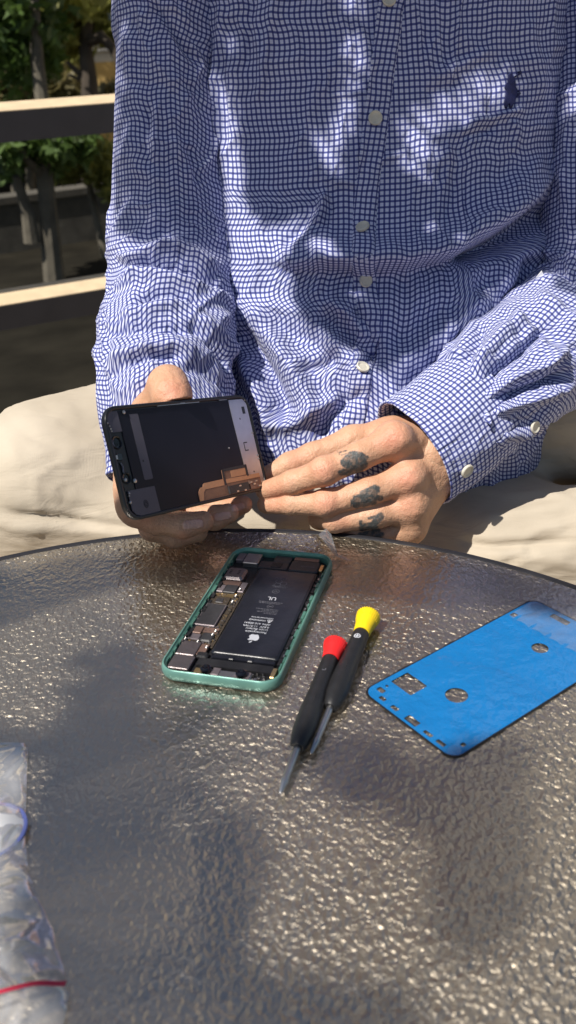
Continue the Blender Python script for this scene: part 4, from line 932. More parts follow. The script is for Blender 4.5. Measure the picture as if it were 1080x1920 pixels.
def btext(s, size, x, y, m='print', al='LEFT'): return text_obj(s, size, M[m], batt, (x, y, zt_), math.pi, name='lettering', align=al)
btext('Rechargeable', 0.0026, 0.0162, -0.0246); btext('Li-ion Battery', 0.0026, 0.0162, -0.0216); btext('3.83V  11.91Wh', 0.0026, 0.0162, -0.0186); btext('APN: 616-00641', 0.0026, 0.0162, -0.0156)
btext('WARNING', 0.0023, 0.0120, -0.0118); btext('Authorized Service', 0.0019, 0.0162, -0.0090, 'print'); btext('Li-ion', 0.0036, 0.0118, 0.0398, 'dimprint'); btext('UL', 0.0052, 0.0116, 0.0150, 'print')
# warning triangle, recycling ring, round marks, the fruit mark
mb = MB()
def flat_line(mb, pts, w, z, closed=True):
    k = len(pts)
    for i in range(k if closed else k - 1):
        a, b = Vector(pts[i]), Vector(pts[(i + 1) % k]); dd = (b - a).normalized(); nn = Vector((-dd.y, dd.x)) * w / 2; a2, b2 = a - dd * w / 3, b + dd * w / 3
        mb.add([(*(a2 - nn), z), (*(b2 - nn), z), (*(b2 + nn), z), (*(a2 + nn), z)], [[0, 1, 2, 3]])
flat_line(mb, [(0.0162, -0.0112), (0.0128, -0.0112), (0.0145, -0.0146)], 0.0005, zt_ + .00003); flat_line(mb, [(0.0145, -0.0120), (0.0145, -0.0134)], 0.0005, zt_ + .00003, False)
mb.build('warning_mark', M['print'], batt)
mb = MB()
for k in range(3):
    a = k * 2.094; c = (0.0085 + 0.0026 * math.cos(a), 0.0325 + 0.0026 * math.sin(a)); flat_line(mb, [(c[0] + 0.0024 * math.cos(t), c[1] + 0.0024 * math.sin(t)) for t in np.linspace(0, 6.28, 7)[:-1]], 0.0004, zt_ + .00003 + k * .00001)
flat_line(mb, [(0.0086 + 0.0023 * math.cos(t), 0.0222 + 0.0023 * math.sin(t)) for t in np.linspace(0, 6.28, 17)[:-1]], 0.0004, zt_ + .00003); flat_line(mb, [(0.0098, 0.0214), (0.0086, 0.0232), (0.0074, 0.0214)], 0.0004, zt_ + .00004, False)
flat_line(mb, [(0.0100 + 0.0020 * math.cos(t), 0.0040 + 0.0020 * math.sin(t)) for t in np.linspace(0, 6.28, 17)[:-1]], 0.0004, zt_ + .00003); flat_line(mb, [(0.0109, 0.0040), (0.0091, 0.0040)], 0.0006, zt_ + .00004, False)
mb.build('recycling_marks', M['dimprint'], batt)
mb = MB(); rs = random.Random(9)
for y, x0, x1 in ((0.0285, 0.0040, 0.0150), (0.0272, 0.0050, 0.0140), (0.0086, 0.0010, 0.0170), (0.0072, 0.0015, 0.0160), (0.0001, 0.0015, 0.0165), (-0.0015, 0.006, 0.0165), (-0.0031, 0.003, 0.0165), (-0.0047, 0.008, 0.0165)):
    x = x0
    while x < x1:
        l = rs.uniform(0.0006, 0.0022); mb.add([(x, y, zt_ + .00002), (min(x + l, x1), y, zt_ + .00002), (min(x + l, x1), y + 0.0006, zt_ + .00002), (x, y + 0.0006, zt_ + .00002)], [[0, 1, 2, 3]]); x += l + 0.0005
mb.build('fine_print', M['dimprint'], batt)
ap = [(0, .30), (.10, .33), (.22, .38), (.36, .36), (.46, .28), (.38, .18), (.35, .05), (.38, -.08), (.48, -.18), (.42, -.34), (.30, -.50), (.18, -.52), (.06, -.48), (-.04, -.48), (-.16, -.53), (-.28, -.48), (-.42, -.26), (-.48, -.02), (-.46, .18), (-.36, .32), (-.22, .38), (-.10, .34)]
lf = [(-.02, .42), (.0, .58), (.10, .70), (.20, .74), (.20, .60), (.10, .47)]
mb = MB(); Sa = 0.0072; ax_, ay_ = 0.0098, -0.0318
for sh in (ap, lf): mb.add([(ax_ - x * Sa, ay_ - y * Sa, zt_ + .00003) for x, y in sh], [list(range(len(sh)))])
mb.build('fruit_mark', M['print'], batt)
# modules
def module(name, x0, x1, y0, y1, z0, z1, m, bev=0.0006, par=None):
    mb = MB(); mb.box((x0 * mm, y0 * mm, z0 * mm), (x1 * mm, y1 * mm, z1 * mm), bev=bev); return mb.build(name, M[m], par or phone, False)
board = module('circuit_board', -33.3, -13.6, -42.5, 33, 2.2, 3.6, 'pcb', 0.0003)
def comp(x0, x1, y0, y1, z1, m, bev=0.0003, name='component'): return module(name, x0, x1, y0, y1, 3.62, z1, m, bev, board)
sim = module('vibration_motor', -34.0, -19.2, 33.9, 49.0, 2.2, 6.3, 'steel', 0.0016)
mb = MB()
for x in (-30, -24):
    for y in (44, 42, 40): mb.box(((x - 0.9) * mm, (y - .45) * mm, 6.32 * mm), ((x + 0.9) * mm, (y + .45) * mm, 6.36 * mm))
mb.build('slots', M['dark_in'], sim)
module('antenna_shield', -26.4, -15.0, 56.5, 70.0, 2.2, 5.8, 'silver', 0.0005); module('antenna_bracket', -33.0, -26.9, 60.5, 70.5, 2.2, 5.2, 'grey', 0.0005)
module('charging_port', -5.5, 7.5, 62.5, 71.0, 2.2, 5.0, 'chip', 0.0005)
spk = module('speaker', 8.0, 29.5, 52.2, 66.0, 2.2, 5.6, 'chip', 0.0010); module('speaker_cover', -14.4, 7.6, 52.6, 62.0, 2.2, 5.2, 'chip', 0.0008); module('port_clip', -4.8, 2.8, 54.5, 60.5, 5.22, 5.5, 'dark_in', 0.0003)
module('copper_bracket', 9.0, 27.5, 66.6, 70.8, 2.2, 5.4, 'copper', 0.0004); module('gold_contact', 30.0, 32.4, 55, 63, 2.2, 5.4, 'gold', 0.0003)
text_obj('speaker module', 0.0016, M['dimprint'], spk, (0.0265, 0.0590, 0.00563), math.pi)
comp(-32.6, -19, 27.5, 32.6, 4.9, 'copper'); comp(-18.6, -14.2, 20.5, 32.5, 4.6, 'grey'); comp(-33, -28.2, 18.2, 26.5, 5.0, 'grey'); comp(-27.8, -19.2, 17.5, 26.8, 5.4, 'chip'); comp(-33, -15, 15.4, 17.0, 4.2, 'gold')
comp(-33.2, -19.0, 13.6, 14.9, 4.3, 'gold'); ch = comp(-33.3, -19.3, -22.6, 2.2, 5.5, 'grey', 0.0004, 'shielded_chip'); 
mb = MB(); mb.box((-32.6 * mm, -21.8 * mm, 5.52 * mm), (-20.0 * mm, 1.5 * mm, 5.62 * mm)); chd = mb.build('chip_face', M['chip'], ch)
comp(-33.3, -20, 3.4, 12.6, 4.6, 'pcb'); comp(-29, -24, 5, 10, 5.0, 'chip')
comp(-18.6, -15.4, -21, 14, 4.0, 'pcb'); comp(-33.2, -26, -30.5, -23.6, 4.8, 'copper'); comp(-25.4, -15.2, -28.5, -23.6, 4.6, 'copper'); comp(-32.8, -25, -37.2, -31.5, 4.6, 'grey'); comp(-24.2, -16.0, -38.5, -29.5, 5.3, 'chip', 0.0012)
comp(-20.8, -15.6, -52.5, -41.2, 4.9, 'copper')
shield = module('board_shield', -33.6, -21.2, -54.6, -40.6, 2.2, 5.5, 'steel', 0.0004); module('board_shield', -33.6, -20.0, -68.0, -54.9, 2.2, 5.3, 'steel', 0.0004)
for x, y in ((-17, 22), (-17.2, 14), (-17.2, 6.5), (-16.8, -27.5), (-17.4, -31.5), (-24, -40.2), (-33, -38.8), (-16.5, -45)): mb = MB(); mb.lathe([(0.0036, 0.0010), (0.0056, 0.0011), (0.0059, 0.0007), (0.0056, 0.0004)], 12, origin=(x * mm, y * mm, 0)); mb.build('screw', M['silver'], phone, True)
rs = random.Random(12)
for mname in ('gold', 'grey', 'chip', 'silver'):
    mb = MB()
    for k in range(46):
        x = rs.choice([rs.uniform(-33, -28), rs.uniform(-19, -15), rs.uniform(-33, -15)]); y = rs.choice([rs.uniform(-42, -22), rs.uniform(2, 18), rs.uniform(-42, 32)]); s = rs.uniform(.3, .7); h = rs.uniform(4.0, 4.9)
        mb.box(((x - s) * mm, (y - s * .6) * mm, 3.62 * mm), ((x + s) * mm, (y + s * .6) * mm, h * mm))
    mb.build('tiny_component', M[mname], board)
# near end: ribbon, lens bracket and two lenses
module('ribbon_cable', -18.0, 30.5, -61.5, -54.6, 2.2, 4.6, 'dark_in', 0.0008); module('ribbon_cable', -21, -13, -54, -49, 2.2, 5.0, 'dark_in', 0.001)
brk = module('lens_bracket', -9, 19, -71.0, -64.2, 2.2, 4.6, 'silver', 0.0006); module('gold_contact', -16.2, -10.8, -70.4, -64.6, 2.2, 4.9, 'gold', 0.0004); module('lens_tab', 19.6, 23.2, -71.2, -68.6, 2.2, 5.0, 'silver', 0.0003)
module('bracket_tab', -5.4, -0.5, -69.4, -62.8, 4.62, 5.1, 'grey', 0.0003); module('bracket_tab', 9.0, 18.6, -70.6, -63.4, 4.62, 5.0, 'grey', 0.0005)
for x, y in ((-8.9, -66.6), (13.3, -66.9)):
    mb = MB(); mb.lathe([(0.0046, 0.0034), (0.0070, 0.0034), (0.0072, 0.0030), (0.0074, 0.0024), (0.0078, 0.0022), (0.0078, 0.0015), (0.0072, 0.0012), (0.0071, 0.0001)], 24, origin=(x * mm, y * mm, 0)); mb.build('lens', M['lens'], phone, True)
mb = MB()
for k in range(26):
    x, y = rs.uniform(17, 31), rs.uniform(-71, -62); s = rs.uniform(.25, .7); mb.box(((x - s) * mm, (y - s * .6) * mm, 2.3 * mm), ((x + s) * mm, (y + s * .6) * mm, rs.uniform(3.5, 5.2) * mm))
mb.build('tiny_component', M['silver'], phone); module('gold_contact', 30.0, 32.6, -66, -57, 2.2, 5.4, 'gold', 0.0003)
for k in range(20):
    x, y = (-33.4, 33.2)[k % 2], -48 + 9.6 * (k // 2) + rs.uniform(0, 5); mb = MB(); mb.box(((x - .35) * mm, y * mm, 5.6 * mm), ((x + .35) * mm, (y + rs.uniform(.5, 2.4)) * mm, 6.5 * mm)); mb.build('edge_clip', M['silver'], phone)
# ------------------------------------------------------------------ lifted-off screen
screen = empty('phone_screen', 'black phone screen held up in both hands, inner side with copper cable showing', 'phone screen', tuple(SCR_T))
mr = Matrix([[float(SCR_M[i][j]) for j in range(3)] for i in range(3)]).to_4x4(); mr.translation = Vector(SCR_T); screen.matrix_world = mr
SL_, SW_ = 0.1500, 0.0745
def so_(i, z): return (rrect(SL_ - 2 * i, SW_ - 2 * i, max(0.0015, 0.0115 - i), 10), z)
mb = MB(); ring_mesh(mb, [so_(0.0012, -0.0024), so_(0.0002, -0.0018), so_(0, -0.0006), so_(0.0, 0.0010), so_(0.0004, 0.0018), so_(0.0016, 0.0020), so_(0.0024, 0.0016), so_(0.0027, 0.0004)])
mb.add([(x, y, -0.0024) for x, y in so_(0.0012, 0)[0]], [list(range(44))]); mb.build('frame', M['frame_black'], screen, True)
def slab(name, pts, z0, z1, m, par=None): 
    mb = MB(); mb.prism([(x * mm, y * mm) for x, y in pts], z0 * mm, z1 * mm); return mb.build(name, M[m], par or screen)
mb = MB(); mb.prism(so_(0.0025, 0)[0], -0.0010, 0.0004); mb.build('inner_plate', M['frame_black'], screen)
slab('back_panel', [(-61.5, 33.6), (50.8, 33.6), (51.5, -16), (52.5, -35.0), (-44.6, -35.0), (-44.6, -17.6), (-61.5, -17.6)], 0.42, 1.0, 'panel')
strip = slab('adhesive_strip', [(-52.2, 30.9), (-45, 30.9), (-44.2, 30.2), (-44.2, -12), (-45, -12.9), (-51.4, -12.9), (-52.2, -12.1)], 1.02, 1.12, 'panel2')
mb = MB(); mb.lathe([(0.00113, 0.0008), (0.00117, 0.0008)], 14, origin=(-.0494, -.0004, 0)); mb.build('pin_hole', M['frame_black'], strip)
slab('corner_bracket', [(-70.2, 33.8), (-62.0, 33.8), (-61.8, 20.4), (-71.8, 20.4), (-71.8, 31.0)], 0.42, 1.3, 'panel2')
sqp = slab('corner_plate', [(-69.4, -17.7), (-45.0, -17.8), (-44.8, -34.9), (-62.4, -34.9), (-66.6, -33.6), (-69.3, -30.6)], 1.05, 1.4, 'panel2')
mb = MB()
for r in (1.0, 1.8, 2.6): flat_line(mb, [((-56.3 + r * .75 * math.cos(t)) * mm, (-28.2 + r * math.sin(t)) * mm) for t in np.linspace(0, 6.28, 15)[:-1]], .0004, .00143)
mb.build('round_mark', M['panel'], sqp)
plate = slab('steel_plate', [(51.2, 33.8), (70.5, 33.8), (71.6, 32.0), (71.6, -31.0), (66, -33.5), (53.8, -33.5), (52.2, -16), (51.2, 20)], 0.42, 1.2, 'plate')
mb = MB()
for lo, hi in (((64.6, 22.5), (68.0, 28.0)), ((59.3, 18.4), (60.4, 19.8)), ((61.4, -22.4), (62.6, -21.2))): mb.box((lo[0] * mm, lo[1] * mm, 1.22 * mm), (hi[0] * mm, hi[1] * mm, 1.26 * mm))
for lo, hi in (((57.2, -5.5), (58.0, 1.2)), ((58.0, 0.4), (61.6, 1.2)), ((58.0, -5.5), (61.6, -4.7))): mb.box((lo[0] * mm, lo[1] * mm, 1.22 * mm), (hi[0] * mm, hi[1] * mm, 1.26 * mm))
mb.build('cut_out', M['frame_black'], plate)
cab = slab('ribbon_cable', [(-5.2, -34.8), (-4.8, -28.5), (-2.8, -26.0), (0.4, -25.6), (2.0, -23.2), (24.2, -22.9), (24.6, -16.0), (53.4, -15.6), (54.4, -23.8), (67.0, -24.2), (67.0, -34.9)], 1.26, 1.7, 'orange_lo')
slab('cable_top', [(-5.0, -34.6), (-4.4, -28.0), (-2.2, -25.4), (1.2, -25.0), (2.6, -22.8), (24.0, -22.6), (24.0, -27.2), (2.6, -27.2), (0.6, -29.0), (-1.2, -34.6)], 1.72, 1.86, 'orange', cab); slab('cable_top', [(24.8, -23.2), (66.8, -23.6), (66.8, -26.6), (24.8, -26.2)], 1.72, 1.86, 'orange', cab)
mb = MB(); flat_line(mb, [(25.6 * mm, -26.8 * mm), (25.6 * mm, -16.6 * mm), (52.8 * mm, -16.3 * mm), (52.8 * mm, -23.4 * mm)], 0.0020, 0.00192, False); mb.build('cable_trace', M['chip'], cab)
slab('cable_window', [(34.0, -17.8), (51.4, -17.8), (51.0, -22.8), (34.0, -22.8)], 1.72, 1.86, 'orange', cab); slab('cable_window', [(3.0, -29), (24.0, -28.4), (24.0, -33.6), (3.0, -34.0)], 1.72, 1.80, 'orange_lo', cab)
slab('connector', [(27, -28.6), (50, -28.4), (50, -34.4), (27, -34.4)], 1.72, 3.0, 'chip', cab); slab('connector', [(52, -27.8), (64, -27.6), (64, -34.2), (52, -34.2)], 1.72, 2.6, 'copper', cab)
mb = MB()
for x, y in ((53.5, -29.2), (57, -31), (60, -29), (63, -33), (45, -34), (36, -33.6), (40, -30)): mb.box(((x - 1.2) * mm, (y - .5) * mm, 2.62 * mm), ((x + 1.2) * mm, (y + .5) * mm, 3.1 * mm))
mb.build('solder_pad', M['silver'], cab)
cav = slab('sensor_bay', [(-73.4, 19.6), (-64.4, 19.6), (-63.4, -16.8), (-70.8, -16.8), (-73.6, -5)], 0.42, 0.75, 'frame_black')
mb = MB()
for x, y, r in ((-68.6, 13.8, 4.2), (-67.6, -9.5, 3.6)): mb.lathe([(0.00077, (r - 1) * mm), (0.0016, (r - .8) * mm), (0.0018, (r - .3) * mm), (0.0016, r * mm), (0.00077, (r + .3) * mm), (0.00077, 0.0)][:5], 22, origin=(x * mm, y * mm, 0))
mb.box((-71.4 * mm, 2 * mm, .77 * mm), (-67 * mm, 7 * mm, 1.5 * mm), bev=.0005); mb.tube([(-.0700, .001, .0013), (-.0690, -.002, .0016), (-.0696, -.005, .0013), (-.0685, -.007, .0016)], .0006, 6); mb.build('sensor_ring', M['lens'], cav, True)
mb = MB(); mb.lathe([(0.0008, .0012), (0.0017, .0012), (0.0020, .0006)], 12, origin=(-.0690, -.0105, 0)); mb.box((-72.6 * mm, 3.2 * mm, 1.52 * mm), (-71.2 * mm, 5.8 * mm, 1.7 * mm)); mb.build('metal_contact', M['silver'], cav)
for x, y, r in ((-56.6, 32.6, 1.3), (-73.0, 26.8, .9), (-71.6, 24.6, .5), (-71.2, 22.6, .5), (-70.8, 21.2, .5), (-68.6, -19.4, .7), (-69.2, -21.0, .5), (-69.4, -25.2, 1.0), (-61.2, -12.2, 1.5), (39, -1.3, .7), (70.6, 7.4, .9), (70.9, 5.2, .6), (70.8, -10.2, .9), (71.0, -13.0, .7), (70.2, 33.0, .9)):
    mb = MB(); mb.lathe([(0.0004, r * mm), (0.00165, r * mm), (0.0019, r * .6 * mm)], 10, origin=(x * mm, y * mm, 0)); mb.build('rivet', M['silver'], screen, True)
for x0, x1, y in ((-45, -6, -35.6), (-25, 18, 34.5), (40, 49, 34.4), (-2, 3, 34.9)): mb = MB(); mb.box((x0 * mm, (y - .22) * mm, 1.3 * mm), (x1 * mm, (y + .22) * mm, 1.75 * mm)); mb.build('edge_wire', M['silver'], screen)
# ------------------------------------------------------------------ screwdrivers
def driver(top_, tip, cap_l, hand_l, label, capm, emblem_=False):
    a, b = Vector((*top_, 0.0078)), Vector((*tip, 0.0042)); ax = (b - a).normalized(); tot = (b - a).length
    d = empty('screwdriver', label, 'screwdriver', tuple(a), 0, 'small screwdrivers on the glass table')
    q = ax.to_track_quat('Z', 'Y'); d.rotation_mode = 'QUATERNION'; d.rotation_quaternion = q
    mb = MB(); mb.lathe([(0.0008, 0.0), (0.0002, 0.0036), (0.0, 0.0052), (0.0004, 0.0066), (0.0016, 0.0074), (0.0030, 0.0075), (cap_l * .45, 0.0064), (cap_l * .75, 0.0056), (cap_l - .001, 0.0053), (cap_l, 0.0049)], 40)
    cap = mb.build('cap', M[capm], d, True)
    mb = MB()
    for i in range(30):
        t = 2 * math.pi * i / 30; c, s = math.cos(t), math.sin(t); mb.tube([(0.0074 * c, 0.0074 * s, 0.0014), (0.0066 * c, 0.0066 * s, cap_l * .40)], [0.0004, 0.00025], 5)
    mb.build('grip_rib', M[capm], cap, True)
    z0, z1 = cap_l + .0002, cap_l + hand_l; h = z1 - z0
    mb = MB(); mb.lathe([(z0, 0.0046), (z0 + .001, 0.0050), (z0 + h * .18, 0.0053), (z0 + h * .40, 0.0055), (z0 + h * .46, 0.0058), (z0 + h * .60, 0.0062), (z0 + h * .74, 0.0064), (z0 + h * .85, 0.0060), (z0 + h * .94, 0.0050), (z1 - .0012, 0.0042), (z1, 0.0034)], 36)
    hd_ = mb.build('handle', M['driver'], d, True)
    mb = MB()
    for i in range(6):
        t = 2 * math.pi * i / 6 + .3; c, s = math.cos(t), math.sin(t); mb.tube([(0.0052 * c, 0.0052 * s, z0 + h * .42), (0.0058 * c, 0.0058 * s, z0 + h * .55), (0.0060 * c, 0.0060 * s, z0 + h * .72)], [0.0002, 0.0006, 0.0002], 6)
    mb.build('grip_rib', M['driver'], hd_, True)
    mb = MB(); mb.lathe([(z1 - .002, 0.0019), (z1 + (tot - z1) * .70, 0.0018), (z1 + (tot - z1) * .74, 0.0021), (z1 + (tot - z1) * .80, 0.0016), (tot - .001, 0.0009), (tot, 0.0003)], 18); mb.build('shaft', M['shaft'], d, True)
    # up direction in the tool's own axes
    up = q.inverted() @ Vector((0, 0, 1)); up.z = 0; up.normalize(); sd = Vector((-up.y, up.x, 0))
    mb = MB(); rr = 0.0018 if emblem_ else 0.0010; zc = z0 + (0.0095 if emblem_ else h * .20)
    def onh(u, v): w_ = u / 0.0053; return (up * math.cos(w_) + sd * math.sin(w_)) * 0.00545 + Vector((0, 0, zc + v))
    def stroke(p, wd=.0003):
        for (u0, v0), (u1, v1) in zip(p[:-1], p[1:]):
            dx, dy = u1 - u0, v1 - v0; l = math.hypot(dx, dy) or 1; nx, ny = -dy / l * wd, dx / l * wd
            mb.add([onh(u0 - nx, v0 - ny), onh(u1 - nx, v1 - ny), onh(u1 + nx, v1 + ny), onh(u0 + nx, v0 + ny)], [[0, 1, 2, 3]])
    if emblem_:
        stroke([(rr * math.cos(t), rr * math.sin(t)) for t in np.linspace(0, 2 * math.pi, 21)]); stroke([(-rr * .7, 0), (rr * .7, 0)]); stroke([(0, -rr * .7), (0, rr * .7)])
    else: stroke([(rr * math.cos(t), rr * 1.2 * math.sin(t)) for t in np.linspace(0.5, 3.6, 11)], .0002)
    mb.build('round_mark', M['print' if emblem_ else 'dimprint'], hd_)
    return d
driver((0.0471, 0.4623), (0.0039, 0.345), 0.0195, 0.0700, 'small black screwdriver with a yellow cap lying beside the red-capped one', 'yellow', True)
driver((0.0242, 0.4339), (-0.0126, 0.3188), 0.0155, 0.0740, 'small black screwdriver with a red cap lying nearer the opened phone', 'red')
# ------------------------------------------------------------------ blue adhesive sheet
def blue_film_material():
    mt, t, b = new_mat('blue_film'); b.inputs['Base Color'].default_value = (0.006, 0.145, 0.39, 1); b.inputs['Roughness'].default_value = 0.17; b.inputs['Specular IOR Level'].default_value = 0.75
    co = N(t, 'ShaderNodeTexCoord'); n = N(t, 'ShaderNodeTexNoise'); n.inputs['Scale'].default_value = 150; n.inputs['Detail'].default_value = 3
    n2 = N(t, 'ShaderNodeTexNoise'); n2.inputs['Scale'].default_value = 22; t.links.new(co.outputs['Object'], n.inputs['Vector']); t.links.new(co.outputs['Object'], n2.inputs['Vector'])
    bp = N(t, 'ShaderNodeBump'); bp.inputs['Strength'].default_value = 0.8; bp.inputs['Distance'].default_value = 1
    t.links.new(math_n(t, 'ADD', math_n(t, 'MULTIPLY', n.outputs['Fac'], .0012), math_n(t, 'MULTIPLY', n2.outputs['Fac'], .006)), bp.inputs['Height']); t.links.new(bp.outputs[0], b.inputs['Normal'])
    return mt
M['bluefilm'] = blue_film_material()
sheet = empty('adhesive_sheet', 'blue phone-shaped adhesive sheet with punched holes and black edges lying on the glass', 'adhesive sheet', (0.11660, 0.40845, 0.0004), rad(34.278 - 90))
def holed(outer, holes, z, thick, name, material, parent):
    bm = bmesh.new(); edges = []
    for lp in [outer] + holes:
        vs = [bm.verts.new((x * mm, y * mm, z)) for x, y in lp]
        for i in range(len(vs)): edges.append(bm.edges.new((vs[i], vs[(i + 1) % len(vs)])))
    bmesh.ops.triangle_fill(bm, edges=edges, use_beauty=True, use_dissolve=False)
    bmesh.ops.recalc_face_normals(bm, faces=bm.faces)
    if sum(f.normal.z for f in bm.faces) < 0: bmesh.ops.reverse_faces(bm, faces=bm.faces)
    r = bmesh.ops.extrude_face_region(bm, geom=list(bm.faces)); bmesh.ops.translate(bm, verts=[g for g in r['geom'] if isinstance(g, bmesh.types.BMVert)], vec=(0, 0, thick))
    bmesh.ops.recalc_face_normals(bm, faces=bm.faces)
    me = bpy.data.meshes.new(name); bm.to_mesh(me); bm.free(); me.materials.append(material); o = bpy.data.objects.new(name, me); COL.objects.link(o); o.parent = parent; return o
rj = random.Random(3)
def jag(lp, a): return [(x + rj.uniform(-a, a), y + rj.uniform(-a, a)) for x, y in lp]
def rect_(x, y, w, h, r=.6): return [(x + a, y + b) for a, b in rrect(w, h, r, 3)]
def circ(x, y, r, n=36, e=1): return [(x + r * math.cos(t), y + r * e * math.sin(t)) for t in np.linspace(0, 2 * math.pi, n, endpoint=False)]
outer = [(x, y) for x, y in rrect(71.2, 145.8, 7, 8)]
holes = [rect_(-23.6, -48.6, 16.5, 13.0), circ(0.9, -35.3, 6.4), circ(1.8, 34.2, 5.0), rect_(-29.6, -64.6, 5.2, 3.4), rect_(-23.4, -68.9, 4.6, 2.6), rect_(-13.0, -69.2, 5.2, 2.8), rect_(0.8, -69.0, 9.0, 4.4), rect_(13.6, -69.6, 6.0, 2.4), rect_(23.0, -69.4, 6.0, 2.6), rect_(31.2, -61.4, 2.6, 2.8), rect_(-30.2, -59.6, 1.8, 1.6, .3), rect_(-31.8, 49.6, 3.8, 4.2), jag(rect_(-9.8, 67.2, 13.4, 4.6), .35)]
film = holed(outer, holes, 0.00036, 0.00012, 'blue_liner', M['bluefilm'], sheet)
bo_ = []
for i, (x, y) in enumerate(rrect(73.0, 147.6, 7.5, 40)): bo_.append((x + rj.uniform(-.22, .22), y + rj.uniform(-.22, .22)))
def dens(lp, st=2.0):
    out = []
    for i in range(len(lp)):
        a, b = np.array(lp[i]), np.array(lp[(i + 1) % len(lp)]); k = max(1, int(np.linalg.norm(b - a) / st)); out += [tuple(a + (b - a) * j / k) for j in range(k)]
    return out
bo_ = [(x * (1 + (.012 if abs(x) > 34 and (y % 37) > 29 else 0)) + rj.uniform(-.15, .15), y + rj.uniform(-.1, .1)) for x, y in dens(rrect(73.2, 147.8, 7.5, 8), 1.6)]
holed(bo_, [[(x, y) for x, y in rrect(66.5, 141, 6, 8)]], 0.0, 0.00034, 'black_adhesive', M['frame_black'], sheet)
# ------------------------------------------------------------------ zip bag and torn film
def plastic(name, a, tint, rough=.14):
    mt, t, b = new_mat(name); out = t.nodes['Material Output']
    b.inputs['Base Color'].default_value = (*tint, 1); b.inputs['Roughness'].default_value = rough; b.inputs['Specular IOR Level'].default_value = 0.7
    co = N(t, 'ShaderNodeTexCoord'); n = N(t, 'ShaderNodeTexNoise'); n.inputs['Scale'].default_value = 30; n.inputs['Detail'].default_value = 1; n.inputs['Distortion'].default_value = 1.5; t.links.new(co.outputs['Object'], n.inputs['Vector'])
    bp = N(t, 'ShaderNodeBump'); bp.inputs['Strength'].default_value = 0.7; bp.inputs['Distance'].default_value = 0.012; t.links.new(n.outputs['Fac'], bp.inputs['Height']); t.links.new(bp.outputs[0], b.inputs['Normal'])
    tr = N(t, 'ShaderNodeBsdfTransparent'); mx = N(t, 'ShaderNodeMixShader')
    lw = N(t, 'ShaderNodeLayerWeight'); lw.inputs['Blend'].default_value = 0.35; t.links.new(bp.outputs[0], lw.inputs['Normal'])
    t.links.new(math_n(t, 'ADD', math_n(t, 'MULTIPLY', lw.outputs['Facing'], 0.30), a, True), mx.inputs[0]); t.links.new(tr.outputs[0], mx.inputs[1]); t.links.new(b.outputs[0], mx.inputs[2]); gs = N(t, 'ShaderNodeBsdfGlossy'); gs.inputs['Roughness'].default_value = rough; t.links.new(bp.outputs[0], gs.inputs['Normal']); fz = N(t, 'ShaderNodeFresnel'); fz.inputs['IOR'].default_value = 1.5; t.links.new(bp.outputs[0], fz.inputs['Normal'])
    m9 = N(t, 'ShaderNodeMixShader'); t.links.new(math_n(t, 'MULTIPLY', fz.outputs[0], 0.38, True), m9.inputs[0]); t.links.new(mx.outputs[0], m9.inputs[1]); t.links.new(gs.outputs[0], m9.inputs[2]); t.links.new(m9.outputs[0], out.inputs[0])
    return mt
M['bag'] = plastic('clear_bag_plastic', 0.24, (0.80, 0.78, 0.75), 0.14); M['scrap'] = plastic('torn_clear_film', 0.06, (0.40, 0.45, 0.55), .25)
bag = empty('zip_bag', 'crumpled clear plastic zip bag with a red seal line at the table edge', 'plastic bag', (-0.2, 0.29, 0.0005))
rb = np.array([on_plane(*q)[:2] for q in ((53, 1403), (50, 1500), (48, 1560), (54, 1640), (78, 1700), (100, 1742), (118, 1810), (131, 1868), (118, 1935), (100, 1990))])
nb, mbn = 170, 150
yv = np.linspace(rb[0, 1], rb[-1, 1], nb); xr = np.interp(-yv, -rb[:, 1], rb[:, 0]); uu = np.linspace(0, 1, mbn)
Xb = -0.30 + (xr[:, None] + 0.30) * uu[None]; Yb = yv[:, None] + 0 * Xb + 0.010 * (1 - uu[None]) * 0
cr = (1 - np.abs(2 * fbm(Xb * 34 + 2.0 * fbm(Xb * 16, Yb * 16, 2, 3), Yb * 24, 2, 61) - 1)) ** 2; edge = np.clip((1 - uu[None]) / 0.22, 0, 1) * np.clip((Yb - yv[-1]) / 0.02, 0, 1)
def lnoise(u, v, sd):          # creased noise: flat facets between the lattice points
    u = u + sd * 3.7; v = v + sd * 5.1; i = np.floor(u).astype(int); j = np.floor(v).astype(int); a_ = u - i; b_ = v - j; G = lambda p, q: _LAT[p % 256, q % 256]
    lo = G(i, j) + (G(i + 1, j) - G(i, j)) * a_ + (G(i + 1, j + 1) - G(i + 1, j)) * b_; hi = G(i, j) + (G(i, j + 1) - G(i, j)) * b_ + (G(i + 1, j + 1) - G(i, j + 1)) * a_
    return np.where(a_ > b_, lo, hi)
wx, wy = Xb + .012 * fbm(Xb * 30, Yb * 30, 2, 71), Yb + .012 * fbm(Xb * 30, Yb * 30, 2, 72)
Zb = 0.0012 + edge ** .6 * (0.011 * lnoise(wx * 34 + wy * 20, wy * 38 - wx * 12, 1) + 0.007 * lnoise(wx * 80 - wy * 40, wy * 70 + wx * 30, 2) + 0.005 * cr) + 0.0010 * cr
def bag_sheet(Z, name):
    P = np.stack([Xb, Yb, Z], -1); return P, link(name, P.reshape(-1, 3) , grid_faces(nb, mbn), M['bag'], None, True)
Pb, o1 = bag_sheet(Zb, 'upper_sheet'); _, o2 = bag_sheet(0.0006 + 0.2 * Zb * (0.5 + 0.5 * fbm(Xb * 50, Yb * 50, 2, 90)), 'lower_sheet')
for o in (o1, o2): o.parent = bag; o.location = -Vector(bag.location)
